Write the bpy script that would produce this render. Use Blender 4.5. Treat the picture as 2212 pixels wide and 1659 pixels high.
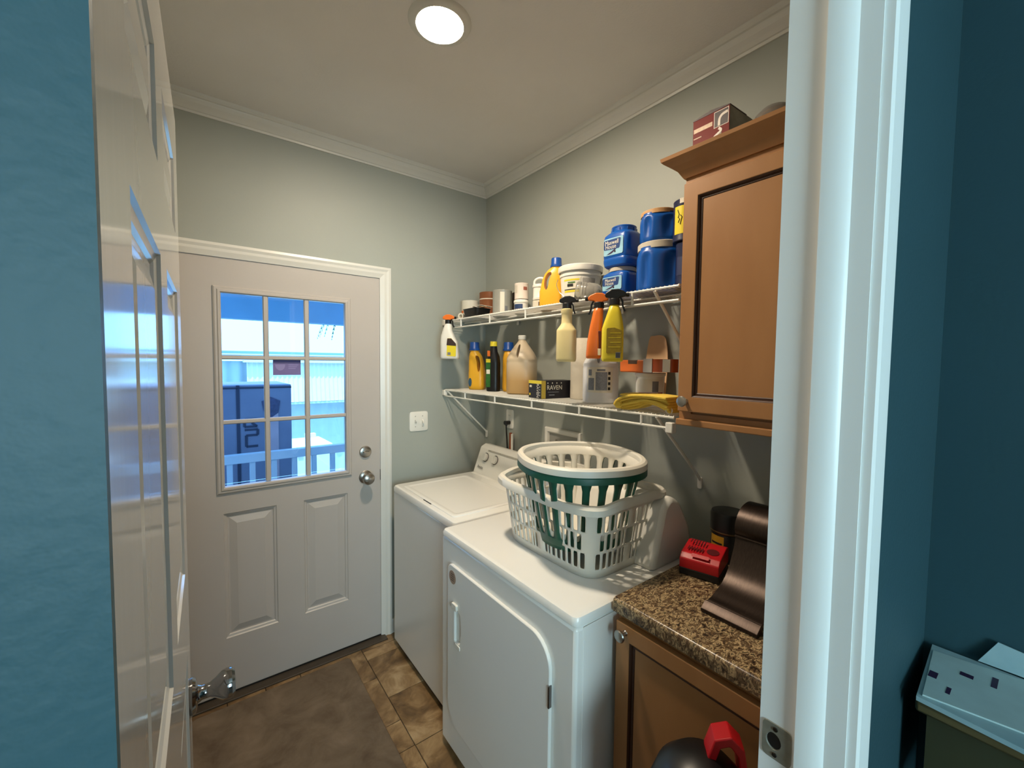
import bpy, bmesh, math, random
from mathutils import Vector, Matrix
random.seed(7)
PI = math.pi
sc = bpy.context.scene
for o in list(bpy.data.objects): bpy.data.objects.remove(o, do_unlink=True)
COL = sc.collection

# ------------------------------------------------------------------ camera, world, sun, exposure
cam_d = bpy.data.cameras.new('camera'); cam = bpy.data.objects.new('camera', cam_d); COL.objects.link(cam)
yaw, pitch, roll = -0.6466, -0.0497, 0.0108
fw = Vector((-math.sin(yaw)*math.cos(pitch), math.cos(yaw)*math.cos(pitch), math.sin(pitch)))
rt = Vector((math.cos(yaw), math.sin(yaw), 0)); up = rt.cross(fw)
rt2 = rt*math.cos(roll) + up*math.sin(roll); up2 = -rt*math.sin(roll) + up*math.cos(roll)
mw = Matrix((rt2, up2, -fw)).transposed().to_4x4(); mw.translation = (-1.5253, -2.3173, 1.5835)
cam.matrix_world = mw
cam_d.sensor_fit = 'HORIZONTAL'; cam_d.sensor_width = 36.0; cam_d.lens = 902.95/2212*36
cam_d.clip_start = 0.01; cam_d.clip_end = 200
sc.camera = cam

w = bpy.data.worlds.new('sky'); sc.world = w; w.use_nodes = True
bg = w.node_tree.nodes['Background']; bg.inputs[0].default_value = (0.20, 0.50, 1.0, 1); bg.inputs[1].default_value = 5.6
sun_d = bpy.data.lights.new('sun', 'SUN'); sun_d.energy = 7.0; sun_d.angle = 0.01; sun_d.color = (0.5, 0.8, 1.0)
sun = bpy.data.objects.new('sun', sun_d); COL.objects.link(sun)
sun.rotation_euler = Vector((0.2, 0.33, -0.92)).to_track_quat('-Z', 'Y').to_euler()
# area light for the hall daylight, set at an added, unseen window
hl = bpy.data.lights.new('hall_daylight_fill', 'AREA'); hl.shape = 'RECTANGLE'; hl.size = 1.3; hl.size_y = 1.3
hl.energy = 76; hl.color = (0.74, 1.0, 0.97)
hlo = bpy.data.objects.new('hall_daylight_fill', hl); COL.objects.link(hlo)
hlo.location = (-1.95, -4.895, 1.55); hlo.rotation_euler = (PI/2, 0, 0)
LAMP_COL = (1.0, 0.84, 0.64); LAMP_STRENGTH = 530.0
vs = sc.view_settings
vs.view_transform = 'Standard'; vs.look = 'None'; vs.exposure = 0.0; vs.gamma = 1.0; vs.use_curve_mapping = False

# ------------------------------------------------------------------ materials
def lin(c):
    return tuple(((v/255)/12.92 if v/255 <= .04045 else ((v/255+.055)/1.055)**2.4) for v in c)
MATS = {}
def mat(name, rgb, rough=.5, metal=0., spec=.5, var=0., scale=8., bump=0., bscale=200., stretch=None, rgb2=None, coat=0., rnd=0.):
    if name in MATS: return MATS[name]
    m = bpy.data.materials.new(name); m.use_nodes = True; MATS[name] = m
    nt = m.node_tree; b = nt.nodes['Principled BSDF']
    c = lin(rgb)
    b.inputs['Base Color'].default_value = (*c, 1); b.inputs['Roughness'].default_value = rough
    b.inputs['Metallic'].default_value = metal; b.inputs['Specular IOR Level'].default_value = spec
    b.inputs['Coat Weight'].default_value = coat
    tc = nt.nodes.new('ShaderNodeTexCoord'); mp = nt.nodes.new('ShaderNodeMapping')
    nt.links.new(tc.outputs['Object'], mp.inputs[0])
    if stretch: mp.inputs['Scale'].default_value = stretch
    n = nt.nodes.new('ShaderNodeTexNoise'); n.inputs['Scale'].default_value = scale; n.inputs['Detail'].default_value = 5
    nt.links.new(mp.outputs[0], n.inputs['Vector'])
    r = nt.nodes.new('ShaderNodeValToRGB')
    c2 = lin(rgb2) if rgb2 else tuple(v*(1-var) for v in c)
    r.color_ramp.elements[0].position = .3; r.color_ramp.elements[0].color = (*c2, 1)
    r.color_ramp.elements[1].position = .7; r.color_ramp.elements[1].color = (*c, 1)
    nt.links.new(n.outputs['Fac'], r.inputs[0])
    out = r.outputs[0]
    if rnd:
        oi = nt.nodes.new('ShaderNodeObjectInfo'); hs = nt.nodes.new('ShaderNodeHueSaturation')
        mr = nt.nodes.new('ShaderNodeMapRange'); mr.inputs['To Min'].default_value = 1-rnd; mr.inputs['To Max'].default_value = 1+rnd
        nt.links.new(oi.outputs['Random'], mr.inputs['Value']); nt.links.new(mr.outputs[0], hs.inputs['Value'])
        nt.links.new(out, hs.inputs['Color']); out = hs.outputs[0]
    nt.links.new(out, b.inputs['Base Color'])
    if bump:
        n2 = nt.nodes.new('ShaderNodeTexNoise'); n2.inputs['Scale'].default_value = bscale; n2.inputs['Detail'].default_value = 3
        nt.links.new(mp.outputs[0], n2.inputs['Vector'])
        bp = nt.nodes.new('ShaderNodeBump'); bp.inputs['Strength'].default_value = bump; bp.inputs['Distance'].default_value = .002
        nt.links.new(n2.outputs['Fac'], bp.inputs['Height']); nt.links.new(bp.outputs[0], b.inputs['Normal'])
    return m
def clear(name, tint=(1, 1, 1), amount=.9, rough=.02, milky=0., milk=(.8, .79, .75)):
    if name in MATS: return MATS[name]
    m = bpy.data.materials.new(name); m.use_nodes = True; MATS[name] = m; nt = m.node_tree
    for n in list(nt.nodes): nt.nodes.remove(n)
    o = nt.nodes.new('ShaderNodeOutputMaterial'); mx = nt.nodes.new('ShaderNodeMixShader')
    t = nt.nodes.new('ShaderNodeBsdfTransparent'); t.inputs[0].default_value = (*[v*amount for v in tint], 1)
    g = nt.nodes.new('ShaderNodeBsdfGlossy'); g.inputs['Roughness'].default_value = rough
    f = nt.nodes.new('ShaderNodeFresnel'); f.inputs[0].default_value = 1.45
    nt.links.new(f.outputs[0], mx.inputs[0]); nt.links.new(t.outputs[0], mx.inputs[1]); nt.links.new(g.outputs[0], mx.inputs[2])
    if milky:
        d = nt.nodes.new('ShaderNodeBsdfDiffuse'); d.inputs[0].default_value = (*milk, 1); m2 = nt.nodes.new('ShaderNodeMixShader'); m2.inputs[0].default_value = milky
        nt.links.new(mx.outputs[0], m2.inputs[1]); nt.links.new(d.outputs[0], m2.inputs[2]); mx = m2
    nt.links.new(mx.outputs[0], o.inputs[0]); return m
def emit(name, col, s):
    m = bpy.data.materials.new(name); m.use_nodes = True; nt = m.node_tree
    for n in list(nt.nodes): nt.nodes.remove(n)
    o = nt.nodes.new('ShaderNodeOutputMaterial'); e = nt.nodes.new('ShaderNodeEmission')
    e.inputs[0].default_value = (*col, 1); e.inputs[1].default_value = s; nt.links.new(e.outputs[0], o.inputs[0]); return m
def stone(name, stops, scale, rough=.35, detail=8., dist=.6, rnd=0., stretch=(1, 1, 1), spec=.5):
    if name in MATS: return MATS[name]
    m = bpy.data.materials.new(name); m.use_nodes = True; MATS[name] = m; nt = m.node_tree; b = nt.nodes['Principled BSDF']
    b.inputs['Roughness'].default_value = rough; b.inputs['Specular IOR Level'].default_value = spec
    tc = nt.nodes.new('ShaderNodeTexCoord'); mp = nt.nodes.new('ShaderNodeMapping'); mp.inputs['Scale'].default_value = stretch
    src = tc.outputs['Object']
    if rnd:
        oi = nt.nodes.new('ShaderNodeObjectInfo'); va = nt.nodes.new('ShaderNodeVectorMath'); va.operation = 'ADD'
        mu = nt.nodes.new('ShaderNodeMath'); mu.operation = 'MULTIPLY'; mu.inputs[1].default_value = 37.
        nt.links.new(oi.outputs['Random'], mu.inputs[0]); nt.links.new(src, va.inputs[0]); nt.links.new(mu.outputs[0], va.inputs[1]); src = va.outputs[0]
    nt.links.new(src, mp.inputs[0])
    n = nt.nodes.new('ShaderNodeTexNoise'); n.inputs['Scale'].default_value = scale; n.inputs['Detail'].default_value = detail
    n.inputs['Roughness'].default_value = .62; n.inputs['Distortion'].default_value = dist
    nt.links.new(mp.outputs[0], n.inputs['Vector'])
    r = nt.nodes.new('ShaderNodeValToRGB'); els = r.color_ramp.elements
    els[0].position = stops[0][0]; els[0].color = (*lin(stops[0][1]), 1); els[1].position = stops[-1][0]; els[1].color = (*lin(stops[-1][1]), 1)
    for p, c in stops[1:-1]:
        e = els.new(p); e.color = (*lin(c), 1)
    nt.links.new(n.outputs['Fac'], r.inputs[0]); out = r.outputs[0]
    if rnd:
        hs = nt.nodes.new('ShaderNodeHueSaturation'); mr = nt.nodes.new('ShaderNodeMapRange')
        mr.inputs['To Min'].default_value = 1-rnd; mr.inputs['To Max'].default_value = 1+rnd
        nt.links.new(oi.outputs['Random'], mr.inputs['Value']); nt.links.new(mr.outputs[0], hs.inputs['Value'])
        nt.links.new(out, hs.inputs['Color']); out = hs.outputs[0]
    nt.links.new(out, b.inputs['Base Color']); return m

M_WALL = mat('laundry_wall_paint', (161, 165, 157), .5, spec=.35, var=.04, scale=3, bump=.12, bscale=90)
M_HALL = mat('hall_wall_paint', (47, 78, 86), .5, spec=.3, var=.05, scale=3, bump=.25, bscale=110)
M_CEIL = mat('ceiling_paint', (226, 222, 218), .75, spec=.2, var=.04, scale=4, bump=.25, bscale=140)
M_TRIM = mat('white_trim_paint', (214, 212, 205), .32, spec=.5, var=.03, scale=6)
M_TRIM_LIT = mat('white_trim_lit', (240, 241, 238), .35, spec=.5, var=.02, scale=6)  # same white trim made lighter, standing in for stronger light on the jamb
M_DOOR = mat('door_paint', (184, 177, 171), .38, spec=.5, var=.03, scale=5, bump=.05, bscale=60)
M_GLOSSDOOR = mat('gloss_door_paint', (188, 187, 183), .12, spec=.6, var=.03, scale=5, bump=.06, bscale=30, stretch=(1, 1, .12))
M_APPL = mat('white_enamel', (232, 231, 226), .22, spec=.5, var=.015, scale=4)
M_APPLG = mat('white_plastic_console', (226, 224, 216), .35, spec=.5, var=.02, scale=6)
M_WOOD = mat('maple_stain', (164, 118, 74), .42, spec=.4, rgb2=(156, 110, 67), scale=14, stretch=(1, 1, .25), bump=.03, bscale=60)
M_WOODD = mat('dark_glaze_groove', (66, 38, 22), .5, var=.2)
M_NICKEL = mat('brushed_nickel', (176, 172, 166), .28, 1., var=.08, scale=40)
M_CHROME = mat('polished_steel', (150, 150, 152), .12, 1., var=.05)
M_DARKMETAL = mat('dark_metal', (70, 66, 62), .35, 1., var=.1)
M_BLACK = mat('black_plastic', (17, 17, 19), .38, var=.2)
M_WHITE = mat('white_plastic', (226, 223, 214), .38, var=.03)
M_WIRE = mat('white_vinyl_wire', (228, 226, 218), .4, var=.03)
M_YEL = mat('yellow_plastic', (236, 176, 44), .36, var=.06)
M_YEL2 = mat('lemon_plastic', (226, 206, 52), .34, var=.06)
M_ORANGE = mat('orange_plastic', (226, 114, 38), .36, var=.08)
M_BLUECAP = mat('blue_cap', (14, 74, 156), .38, var=.1)
M_BLUE = mat('blue_canister_plastic', (8, 82, 168), .32, var=.12)
M_NAVY = mat('navy_plastic', (24, 30, 66), .38, var=.12)
M_LABEL = mat('paper_label', (222, 216, 200), .6, var=.05)
M_INK = mat('black_ink', (20, 20, 22), .55)
M_GREYINK = mat('grey_ink', (120, 122, 128), .6, var=.15, scale=60)
M_LBLUE = mat('light_blue_label', (150, 198, 220), .5, var=.3, scale=18)
M_PURPLE = mat('purple_print', (52, 28, 70), .5, var=.2)
M_KRAFT = mat('kraft_cardboard', (210, 172, 132), .8, var=.1, scale=20)
M_RED = mat('red_plastic', (186, 20, 30), .34, var=.1)
M_CREAM = mat('cream_translucent_plastic', (226, 208, 150), .42, var=.08, scale=12)
M_TAN = mat('tan_lid', (196, 152, 104), .45, var=.06)
M_GREYLID = mat('grey_lid', (196, 188, 172), .45, var=.08)
M_STEEL = mat('tin_steel', (176, 172, 162), .34, .85, var=.08, scale=30)
M_GREEN = mat('green_basket_plastic', (14, 82, 64), .4, var=.1)
M_BASKET = mat('white_basket_plastic', (224, 220, 208), .38, var=.03)
M_BRONZE = mat('oil_rubbed_bronze', (62, 51, 44), .38, .75, rgb2=(48, 39, 35), scale=60, stretch=(1, 6, 1))
M_GLASS = clear('window_glass', (.96, .99, 1), .97)
M_CLEAR = clear('clear_plastic', (.95, .95, .92), .95, .12, .28, (.62, .60, .54))
COUNTER = stone('laminate_counter', [(.28, (20, 16, 14)), (.40, (52, 40, 30)), (.46, (120, 94, 66)), (.50, (60, 56, 44)), (.55, (196, 168, 126)), (.62, (92, 82, 60)), (.72, (40, 30, 24))], 62, .28, 12, .9, stretch=(1, 1.6, 1))
FTILE = stone('stone_vinyl_tile', [(.30, (76, 57, 36)), (.46, (118, 91, 59)), (.58, (150, 122, 86)), (.72, (182, 156, 120))], 6, .42, 8, 1.0, rnd=.16)
MATRUG = stone('mat_pile', [(.30, (88, 74, 61)), (.5, (108, 94, 79)), (.7, (124, 108, 92))], 7, .95, 8, .4, spec=.1)

# ------------------------------------------------------------------ mesh helpers
def link(name, me, m, parent=None, loc=None, rot=None, label=None):
    o = bpy.data.objects.new(name, me); COL.objects.link(o)
    if m is not None: me.materials.append(m)
    if parent is not None: o.parent = parent
    if loc is not None: o.location = loc
    if rot is not None: o.rotation_euler = rot
    if label: o['label'] = label
    return o
def obj(name, bm, m, parent=None, smooth=True, loc=None, rot=None, label=None, bevel=0, ang=.6):
    bmesh.ops.remove_doubles(bm, verts=bm.verts, dist=1e-6)
    bmesh.ops.recalc_face_normals(bm, faces=bm.faces)
    me = bpy.data.meshes.new(name); bm.to_mesh(me); bm.free()
    if smooth:
        me.polygons.foreach_set('use_smooth', [True]*len(me.polygons))
        try: me.set_sharp_from_angle(angle=ang)
        except Exception: pass
    o = link(name, me, m, parent, loc, rot, label)
    if bevel:
        b = o.modifiers.new('bevel', 'BEVEL'); b.width = bevel; b.segments = 2; b.limit_method = 'ANGLE'; b.angle_limit = .6
    return o
def thing(name, label, cat, loc=(0, 0, 0), rz=0, group=None):
    o = bpy.data.objects.new(name, None); COL.objects.link(o); o.empty_display_size = .05
    o.location = loc; o.rotation_euler = (0, 0, rz); tag(o, label, cat, group); return o
def tag(o, label, cat, group=None):
    o['label'] = label; o['category'] = cat
    if group: o['group'] = group
    return o
def struct(o, label=None):
    o['kind'] = 'structure'
    if label: o['label'] = label
    return o
def copy_tree(o, parent=None):
    c = o.copy(); COL.objects.link(c)
    if parent is not None: c.parent = parent
    for ch in o.children: copy_tree(ch, c)
    return c
def box(bm, x0, x1, y0, y1, z0, z1):
    v = [bm.verts.new(p) for p in ((x0, y0, z0), (x1, y0, z0), (x1, y1, z0), (x0, y1, z0), (x0, y0, z1), (x1, y0, z1), (x1, y1, z1), (x0, y1, z1))]
    for f in ((0, 3, 2, 1), (4, 5, 6, 7), (0, 1, 5, 4), (1, 2, 6, 5), (2, 3, 7, 6), (3, 0, 4, 7)): bm.faces.new([v[i] for i in f])
    return bm
def B(x0, x1, y0, y1, z0, z1): return box(bmesh.new(), x0, x1, y0, y1, z0, z1)
def boxes(*bs):
    bm = bmesh.new()
    for b in bs: box(bm, *b)
    return bm
def rings(bm, rs, closed=True, cap0=True, cap1=True):
    vr = [[bm.verts.new(p) for p in r] for r in rs]
    n = len(vr[0])
    for a, b in zip(vr, vr[1:]):
        for i in range(n if closed else n-1):
            j = (i+1) % n; bm.faces.new((a[i], a[j], b[j], b[i]))
    if cap0: bm.faces.new(vr[0][::-1])
    if cap1: bm.faces.new(vr[-1])
    return vr
def lathe(prof, seg=28, bm=None, cap=True, cx=0, cy=0):
    bm = bm or bmesh.new()
    rings(bm, [[(cx+r*math.cos(2*PI*i/seg), cy+r*math.sin(2*PI*i/seg), z) for i in range(seg)] for r, z in prof], cap0=cap, cap1=cap)
    return bm
def sup(rx, ry, p, t):
    c, s = math.cos(t), math.sin(t)
    return rx*math.copysign(abs(c)**(2/p), c), ry*math.copysign(abs(s)**(2/p), s)
def loft(secs, seg=32, bm=None):
    """secs: (z, rx, ry, p, ox, oy)"""
    bm = bm or bmesh.new(); rs = []
    for s in secs:
        z, rx, ry = s[:3]; p = s[3] if len(s) > 3 else 2; ox = s[4] if len(s) > 4 else 0; oy = s[5] if len(s) > 5 else 0
        rs.append([(ox+sup(rx, ry, p, 2*PI*i/seg)[0], oy+sup(rx, ry, p, 2*PI*i/seg)[1], z) for i in range(seg)])
    rings(bm, rs); return bm
def tube(path, r, seg=8, bm=None, closed=False):
    bm = bm or bmesh.new(); P = [Vector(p) for p in path]; rs = []
    ref = Vector((0, 0, 1)); n = len(P)
    prev = None
    for i, p in enumerate(P):
        a = P[i-1] if i or closed else P[0]; b = P[(i+1) % n] if i < n-1 or closed else P[-1]
        t = (b-a).normalized()
        if prev is None:
            u = t.cross(ref)
            if u.length < 1e-3: u = t.cross(Vector((1, 0, 0)))
        else: u = prev - t*prev.dot(t)
        u.normalize(); prev = u; v = t.cross(u); rr = r[i] if isinstance(r, (list, tuple)) else r
        rs.append([tuple(p+u*rr*math.cos(2*PI*k/seg)+v*rr*math.sin(2*PI*k/seg)) for k in range(seg)])
    if closed: rs.append(rs[0])
    rings(bm, rs, cap0=not closed, cap1=not closed); return bm
def prism(poly, d0, d1, axis='y', bm=None):
    """poly in (a,b); axis y: (x,z) ; axis x: (y,z); axis z: (x,y)"""
    bm = bm or bmesh.new()
    f = {'y': lambda a, b, d: (a, d, b), 'x': lambda a, b, d: (d, a, b), 'z': lambda a, b, d: (a, b, d)}[axis]
    rings(bm, [[f(a, b, d0) for a, b in poly], [f(a, b, d1) for a, b in poly]]); return bm
def ribbon(path, w, thick, axis='y', d0=0, d1=1):
    """sheet following an (a,b) path, extruded along axis"""
    n = len(path); up_, dn = [], []
    for i in range(n):
        a = Vector(path[max(i-1, 0)]); b = Vector(path[min(i+1, n-1)]); t = (b-a).normalized(); nn = Vector((-t.y, t.x))*thick/2
        p = Vector(path[i]); up_.append(tuple(p+nn)); dn.append(tuple(p-nn))
    return prism(up_+dn[::-1], d0, d1, axis)
def smooth_path(pts, n=6):
    P = [Vector(p) for p in pts]; out = []
    for i in range(len(P)-1):
        p0 = P[max(i-1, 0)]; p1 = P[i]; p2 = P[i+1]; p3 = P[min(i+2, len(P)-1)]
        for k in range(n):
            t = k/n
            out.append(tuple(.5*((2*p1)+(-p0+p2)*t+(2*p0-5*p1+4*p2-p3)*t*t+(-p0+3*p1-3*p2+p3)*t**3)))
    out.append(tuple(P[-1])); return out
def cut(o, cutters):
    """apply boolean differences for real holes"""
    for c in cutters:
        b = o.modifiers.new('b', 'BOOLEAN'); b.operation = 'DIFFERENCE'; b.object = c; b.solver = 'EXACT'
    bpy.context.view_layer.update()
    dg = bpy.context.evaluated_depsgraph_get(); me = bpy.data.meshes.new_from_object(o.evaluated_get(dg))
    o.modifiers.clear(); old = o.data; o.data = me; bpy.data.meshes.remove(old)
    me.polygons.foreach_set('use_smooth', [True]*len(me.polygons)); me.set_sharp_from_angle(angle=.7)
    for c in cutters: bpy.data.objects.remove(c, do_unlink=True)
    return o
def text(body, size, loc, m, parent, rot=(PI/2, 0, 0), name='lettering', ext=.0002, align='CENTER', sx=1., shear=0.):
    cu = bpy.data.curves.new('t', 'FONT'); cu.body = body; cu.size = size; cu.extrude = ext; cu.align_x = align; cu.align_y = 'CENTER'; cu.shear = shear
    cu.resolution_u = 3
    t = bpy.data.objects.new('t', cu); COL.objects.link(t); bpy.context.view_layer.update()
    dg = bpy.context.evaluated_depsgraph_get(); me = bpy.data.meshes.new_from_object(t.evaluated_get(dg))
    bpy.data.objects.remove(t, do_unlink=True); bpy.data.curves.remove(cu)
    o = link(name, me, m, parent, loc, rot); o.scale = (sx, 1, 1); return o
def nested(bm, x0, x1, z0, z1, y, steps, sgn=1):
    """sunk / raised rectangular panel: steps of (inset, depth into +y*sgn)"""
    rs = [[(x0+i, y+d*sgn, z0+i), (x1-i, y+d*sgn, z0+i), (x1-i, y+d*sgn, z1-i), (x0+i, y+d*sgn, z1-i)] for i, d in steps]
    rings(bm, rs, cap0=False, cap1=True); return bm
def holed(x0, x1, z0, z1, y0, y1, holes, bm=None):
    """slab in xz with rectangular through-holes, between y0 and y1"""
    bm = bm or bmesh.new()
    xs = sorted({x0, x1, *[h[0] for h in holes], *[h[1] for h in holes]}); zs = sorted({z0, z1, *[h[2] for h in holes], *[h[3] for h in holes]})
    solid = lambda i, k: 0 <= i < len(xs)-1 and 0 <= k < len(zs)-1 and not any(h[0] <= (xs[i]+xs[i+1])/2 <= h[1] and h[2] <= (zs[k]+zs[k+1])/2 <= h[3] for h in holes)
    def q(*ps): bm.faces.new([bm.verts.new(p) for p in ps])
    for i in range(len(xs)-1):
        for k in range(len(zs)-1):
            if not solid(i, k): continue
            a, b, c, d = xs[i], xs[i+1], zs[k], zs[k+1]
            q((a, y0, c), (b, y0, c), (b, y0, d), (a, y0, d)); q((a, y1, c), (a, y1, d), (b, y1, d), (b, y1, c))
            if not solid(i-1, k): q((a, y0, c), (a, y0, d), (a, y1, d), (a, y1, c))
            if not solid(i+1, k): q((b, y0, c), (b, y1, c), (b, y1, d), (b, y0, d))
            if not solid(i, k-1): q((a, y0, c), (a, y1, c), (b, y1, c), (b, y0, c))
            if not solid(i, k+1): q((a, y0, d), (b, y0, d), (b, y1, d), (a, y1, d))
    return bm
# ------------------------------------------------------------------ structure
H = 2.71
XL, YF = -1.75, -2.041          # left wall, laundry face of the doorway wall
def rect_sweep(x0, x1, z0, z1, prof, y, bm=None, sgn=-1):
    bm = bm or bmesh.new()
    rs = [[(x0+i, y+sgn*d, z0+i), (x1-i, y+sgn*d, z0+i), (x1-i, y+sgn*d, z1-i), (x0+i, y+sgn*d, z1-i)] for i, d in prof]
    rings(bm, rs+[rs[0]], cap0=False, cap1=False); return bm
struct(obj('wall_back', holed(XL-.1, .1, -.1, H+.1, 0, .14, [(-1.637, -.689, -.01, 2.062)]), M_WALL, smooth=False), 'grey green wall with the outside door')
struct(obj('wall_right', B(0, .1, YF-.056, 0, -.1, H+.1), M_WALL, smooth=False), 'grey green wall behind the shelves and washer')
struct(obj('wall_left', B(XL-.1, XL, YF-.056, 0, -.1, H+.1), M_WALL, smooth=False), 'grey green wall behind the open door')
struct(obj('wall_doorway', holed(XL, 0, -.1, H+.1, YF-.056, YF, [(-1.576, -.78, -.05, 2.16)]), M_WALL, smooth=False), 'laundry side of the doorway wall')
struct(obj('wall_hall_doorway', holed(-2.7, -.05, -.1, H+.1, -2.153, YF-.056, [(-1.576, -.78, -.05, 2.16)], box(bmesh.new(), -1.62, -1.5465, -2.1535, -2.148, 0, 2.16)), M_HALL, smooth=False), 'teal grey hall wall around the doorway')
struct(obj('wall_hall_right', B(-.239, -.1, -4.9, -2.153, -.1, H+.1), M_HALL, smooth=False), 'teal grey hall wall beside the papers')
struct(obj('wall_hall_left', B(-2.8, -2.7, -4.9, YF-.056, -.1, H+.1), M_HALL, smooth=False), 'teal grey hall wall behind the camera on the left')
struct(obj('wall_hall_end', holed(-2.8, -.1, -.1, H+.1, -5.0, -4.9, [(-2.6, -1.3, .9, 2.2)]), M_HALL, smooth=False), 'hall end wall with an added window')
win = struct(obj('added_window_1', rect_sweep(-2.65, -1.25, .85, 2.25, [(0, 0), (0, .02), (.07, .02), (.07, 0)], -4.9, sgn=1), M_TRIM, smooth=False), 'added white hall window frame, out of view')  # window out of view, added and placed for its light on the hall
obj('pane', B(-2.6, -1.3, -4.96, -4.955, .9, 2.2), M_GLASS, win, smooth=False)
struct(obj('ceiling', B(XL-.1, .1, YF-.056, .14, H, H+.1), M_CEIL, smooth=False), 'flat grey white ceiling')
struct(obj('ceiling_hall', B(-2.8, -.1, -5.0, YF-.056, H, H+.1), M_CEIL, smooth=False), 'hall ceiling')
fl = struct(obj('floor', B(-2.8, .1, -5.0, .0, -.08, -.004), mat('floor_grout', (60, 48, 36), .8, var=.1), smooth=False), 'brown stone look vinyl floor')
# floor tiles, modular pattern, each its own piece
tw, th = .305, .305
tile_cache = {}
def tile(x0, x1, y0, y1):
    k = (round(x1-x0, 3), round(y1-y0, 3)); g = .0016
    if k not in tile_cache:
        bm = bmesh.new(); a, b = k[0]/2-g, k[1]/2-g; e = .0012
        rings(bm, [[(-a, -b, -.004), (a, -b, -.004), (a, b, -.004), (-a, b, -.004)], [(-a, -b, -e), (a, -b, -e), (a, b, -e), (-a, b, -e)],
                   [(-a+e, -b+e, 0), (a-e, -b+e, 0), (a-e, b-e, 0), (-a+e, b-e, 0)]], cap0=False)
        o = obj('tile', bm, FTILE, fl, smooth=False); tile_cache[k] = o.data
    else: o = link('tile', tile_cache[k], None, fl)
    o.location = ((x0+x1)/2, (y0+y1)/2, 0)
xs0 = -1.75
for i in range(6):
    xa = xs0+i*tw; xb = min(xa+tw, -.02)
    ya = 0 if i % 2 == 0 else .15
    for k in range(8):
        y1 = ya-k*th; y0 = y1-th
        y1c, y0c = min(y1, -.001), max(y0, -2.06)
        if y1c-y0c < .02: continue
        if (i*3+k*5) % 7 == 2:       # some squares are split, as in a modular stone pattern
            m_ = (y1c+y0c)/2; tile(xa, xb, y0c, m_); tile(xa, xb, m_, y1c)
        elif (i+k*2) % 5 == 1:
            m_ = (xa+xb)/2; tile(xa, m_, y0c, y1c); tile(m_, xb, y0c, y1c)
        else: tile(xa, xb, y0c, y1c)
# crown moulding round the laundry ceiling
prof = [(0, .067), (.006, .067), (.008, .058), (.013, .056), (.022, .046), (.034, .034), (.041, .022), (.043, .017), (.05, .015), (.056, .008), (.06, 0), (0, 0)]
rs = [[(XL+d, YF+d, H-h), (-d, YF+d, H-h), (-d, -d, H-h), (XL+d, -d, H-h)] for d, h in prof]
bm = bmesh.new(); rings(bm, rs+[rs[0]], cap0=False, cap1=False)
struct(obj('trim_1', bm, M_TRIM, smooth=False), 'white crown moulding along the ceiling')
# baseboards
struct(obj('baseboard_back', prism([(-.645, 0), (-.03, 0), (-.03, .085), (-.645, .085)], -.013, -.0005, 'y'), M_TRIM, smooth=False), 'white baseboard beside the outside door')
struct(obj('baseboard_left', B(XL+.0005, XL+.013, YF, -.02, 0, .085), M_TRIM, smooth=False), 'white baseboard behind the open door')
# casing of the outside door
XS = -.7057; XLd = XS-.914
cp = [(0, 0), (0, .016), (.012, .018), (.024, .0135), (.036, .0135), (.05, .009), (.06, .006), (.06, 0)]
def casing(name, xo0, xo1, ztop, y, sgn, label):
    # three sided casing: outer rect minus bottom
    bm = bmesh.new(); rs = []
    for i, d in cp:
        rs.append([(xo0+i, y+sgn*d, 0), (xo0+i, y+sgn*d, ztop-i), (xo1-i, y+sgn*d, ztop-i), (xo1-i, y+sgn*d, 0)])
    vr = [[bm.verts.new(p) for p in r] for r in rs]
    for a, b in zip(vr, vr[1:]+vr[:1]):
        for k in range(3): bm.faces.new((a[k], a[k+1], b[k+1], b[k]))
    return struct(obj(name, bm, M_TRIM, smooth=False), label)
casing('trim_2', XLd-.0605, XS+.0605, 2.1055, 0, -1, 'white moulded casing round the outside door')
struct(obj('trim_3', boxes((XS+.003, XS+.0165, .0, .13, 0, 2.06), (XLd-.0165, XLd-.003, .0, .13, 0, 2.06), (XLd-.0165, XS+.0165, .0, .13, 2.049, 2.0615)), M_TRIM, smooth=False), 'white jamb of the outside door')
# ---- outside door slab
zc0, zc1 = .012, 2.045
lx0, lx1, lz0, lz1 = XS-.457-.2995, XS-.457+.2995, .9662, 1.9184
px0, px1, pz0, pz1 = .0609, .2782, .2757, .8712
xc = XS-.457
panels = [(xc-px1, xc-px0, pz0, pz1), (xc+px0, xc+px1, pz0, pz1)]
d1 = struct(obj('door_1', holed(XLd, XS, zc0, zc1, .0, .044, [(lx0+.02, lx1-.02, lz0+.02, lz1-.02)]+panels), M_DOOR, smooth=False), 'off white outside door with nine window panes')
for p in panels:
    bm = nested(bmesh.new(), *p, 0, [(0, 0), (.004, .005), (.012, .007), (.016, .012), (.022, .012), (.052, .003), (.056, .003)])
    nested(bm, *p, .044, [(0, 0), (.05, -.004)])
    obj('panel', bm, M_DOOR, d1, smooth=False)
gx0, gx1, gz0, gz1 = -1.432, -.897, 1.006, 1.889
obj('lite_frame', rect_sweep(lx0, lx1, lz0, lz1, [(0, 0), (0, .006), (.006, .010), (.014, .010), (.018, .014), (.026, .014), (.03, .009), (gx0-lx0, .004), (gx0-lx0, -.02), (.02, -.02)], 0), M_DOOR, d1, smooth=False)
mx = [gx0, -1.2565, -1.078, gx1]; mz = [gz0, 1.297, 1.596, gz1]; hw = .0115
for a in mx[1:3]: obj('muntin', prism([(a-hw, -.001), (a-hw+.004, -.007), (a+hw-.004, -.007), (a+hw, -.001), (a+hw, .012), (a-hw, .012)], gz0-.006, gz1+.006, 'z'), M_DOOR, d1, smooth=False)
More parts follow.
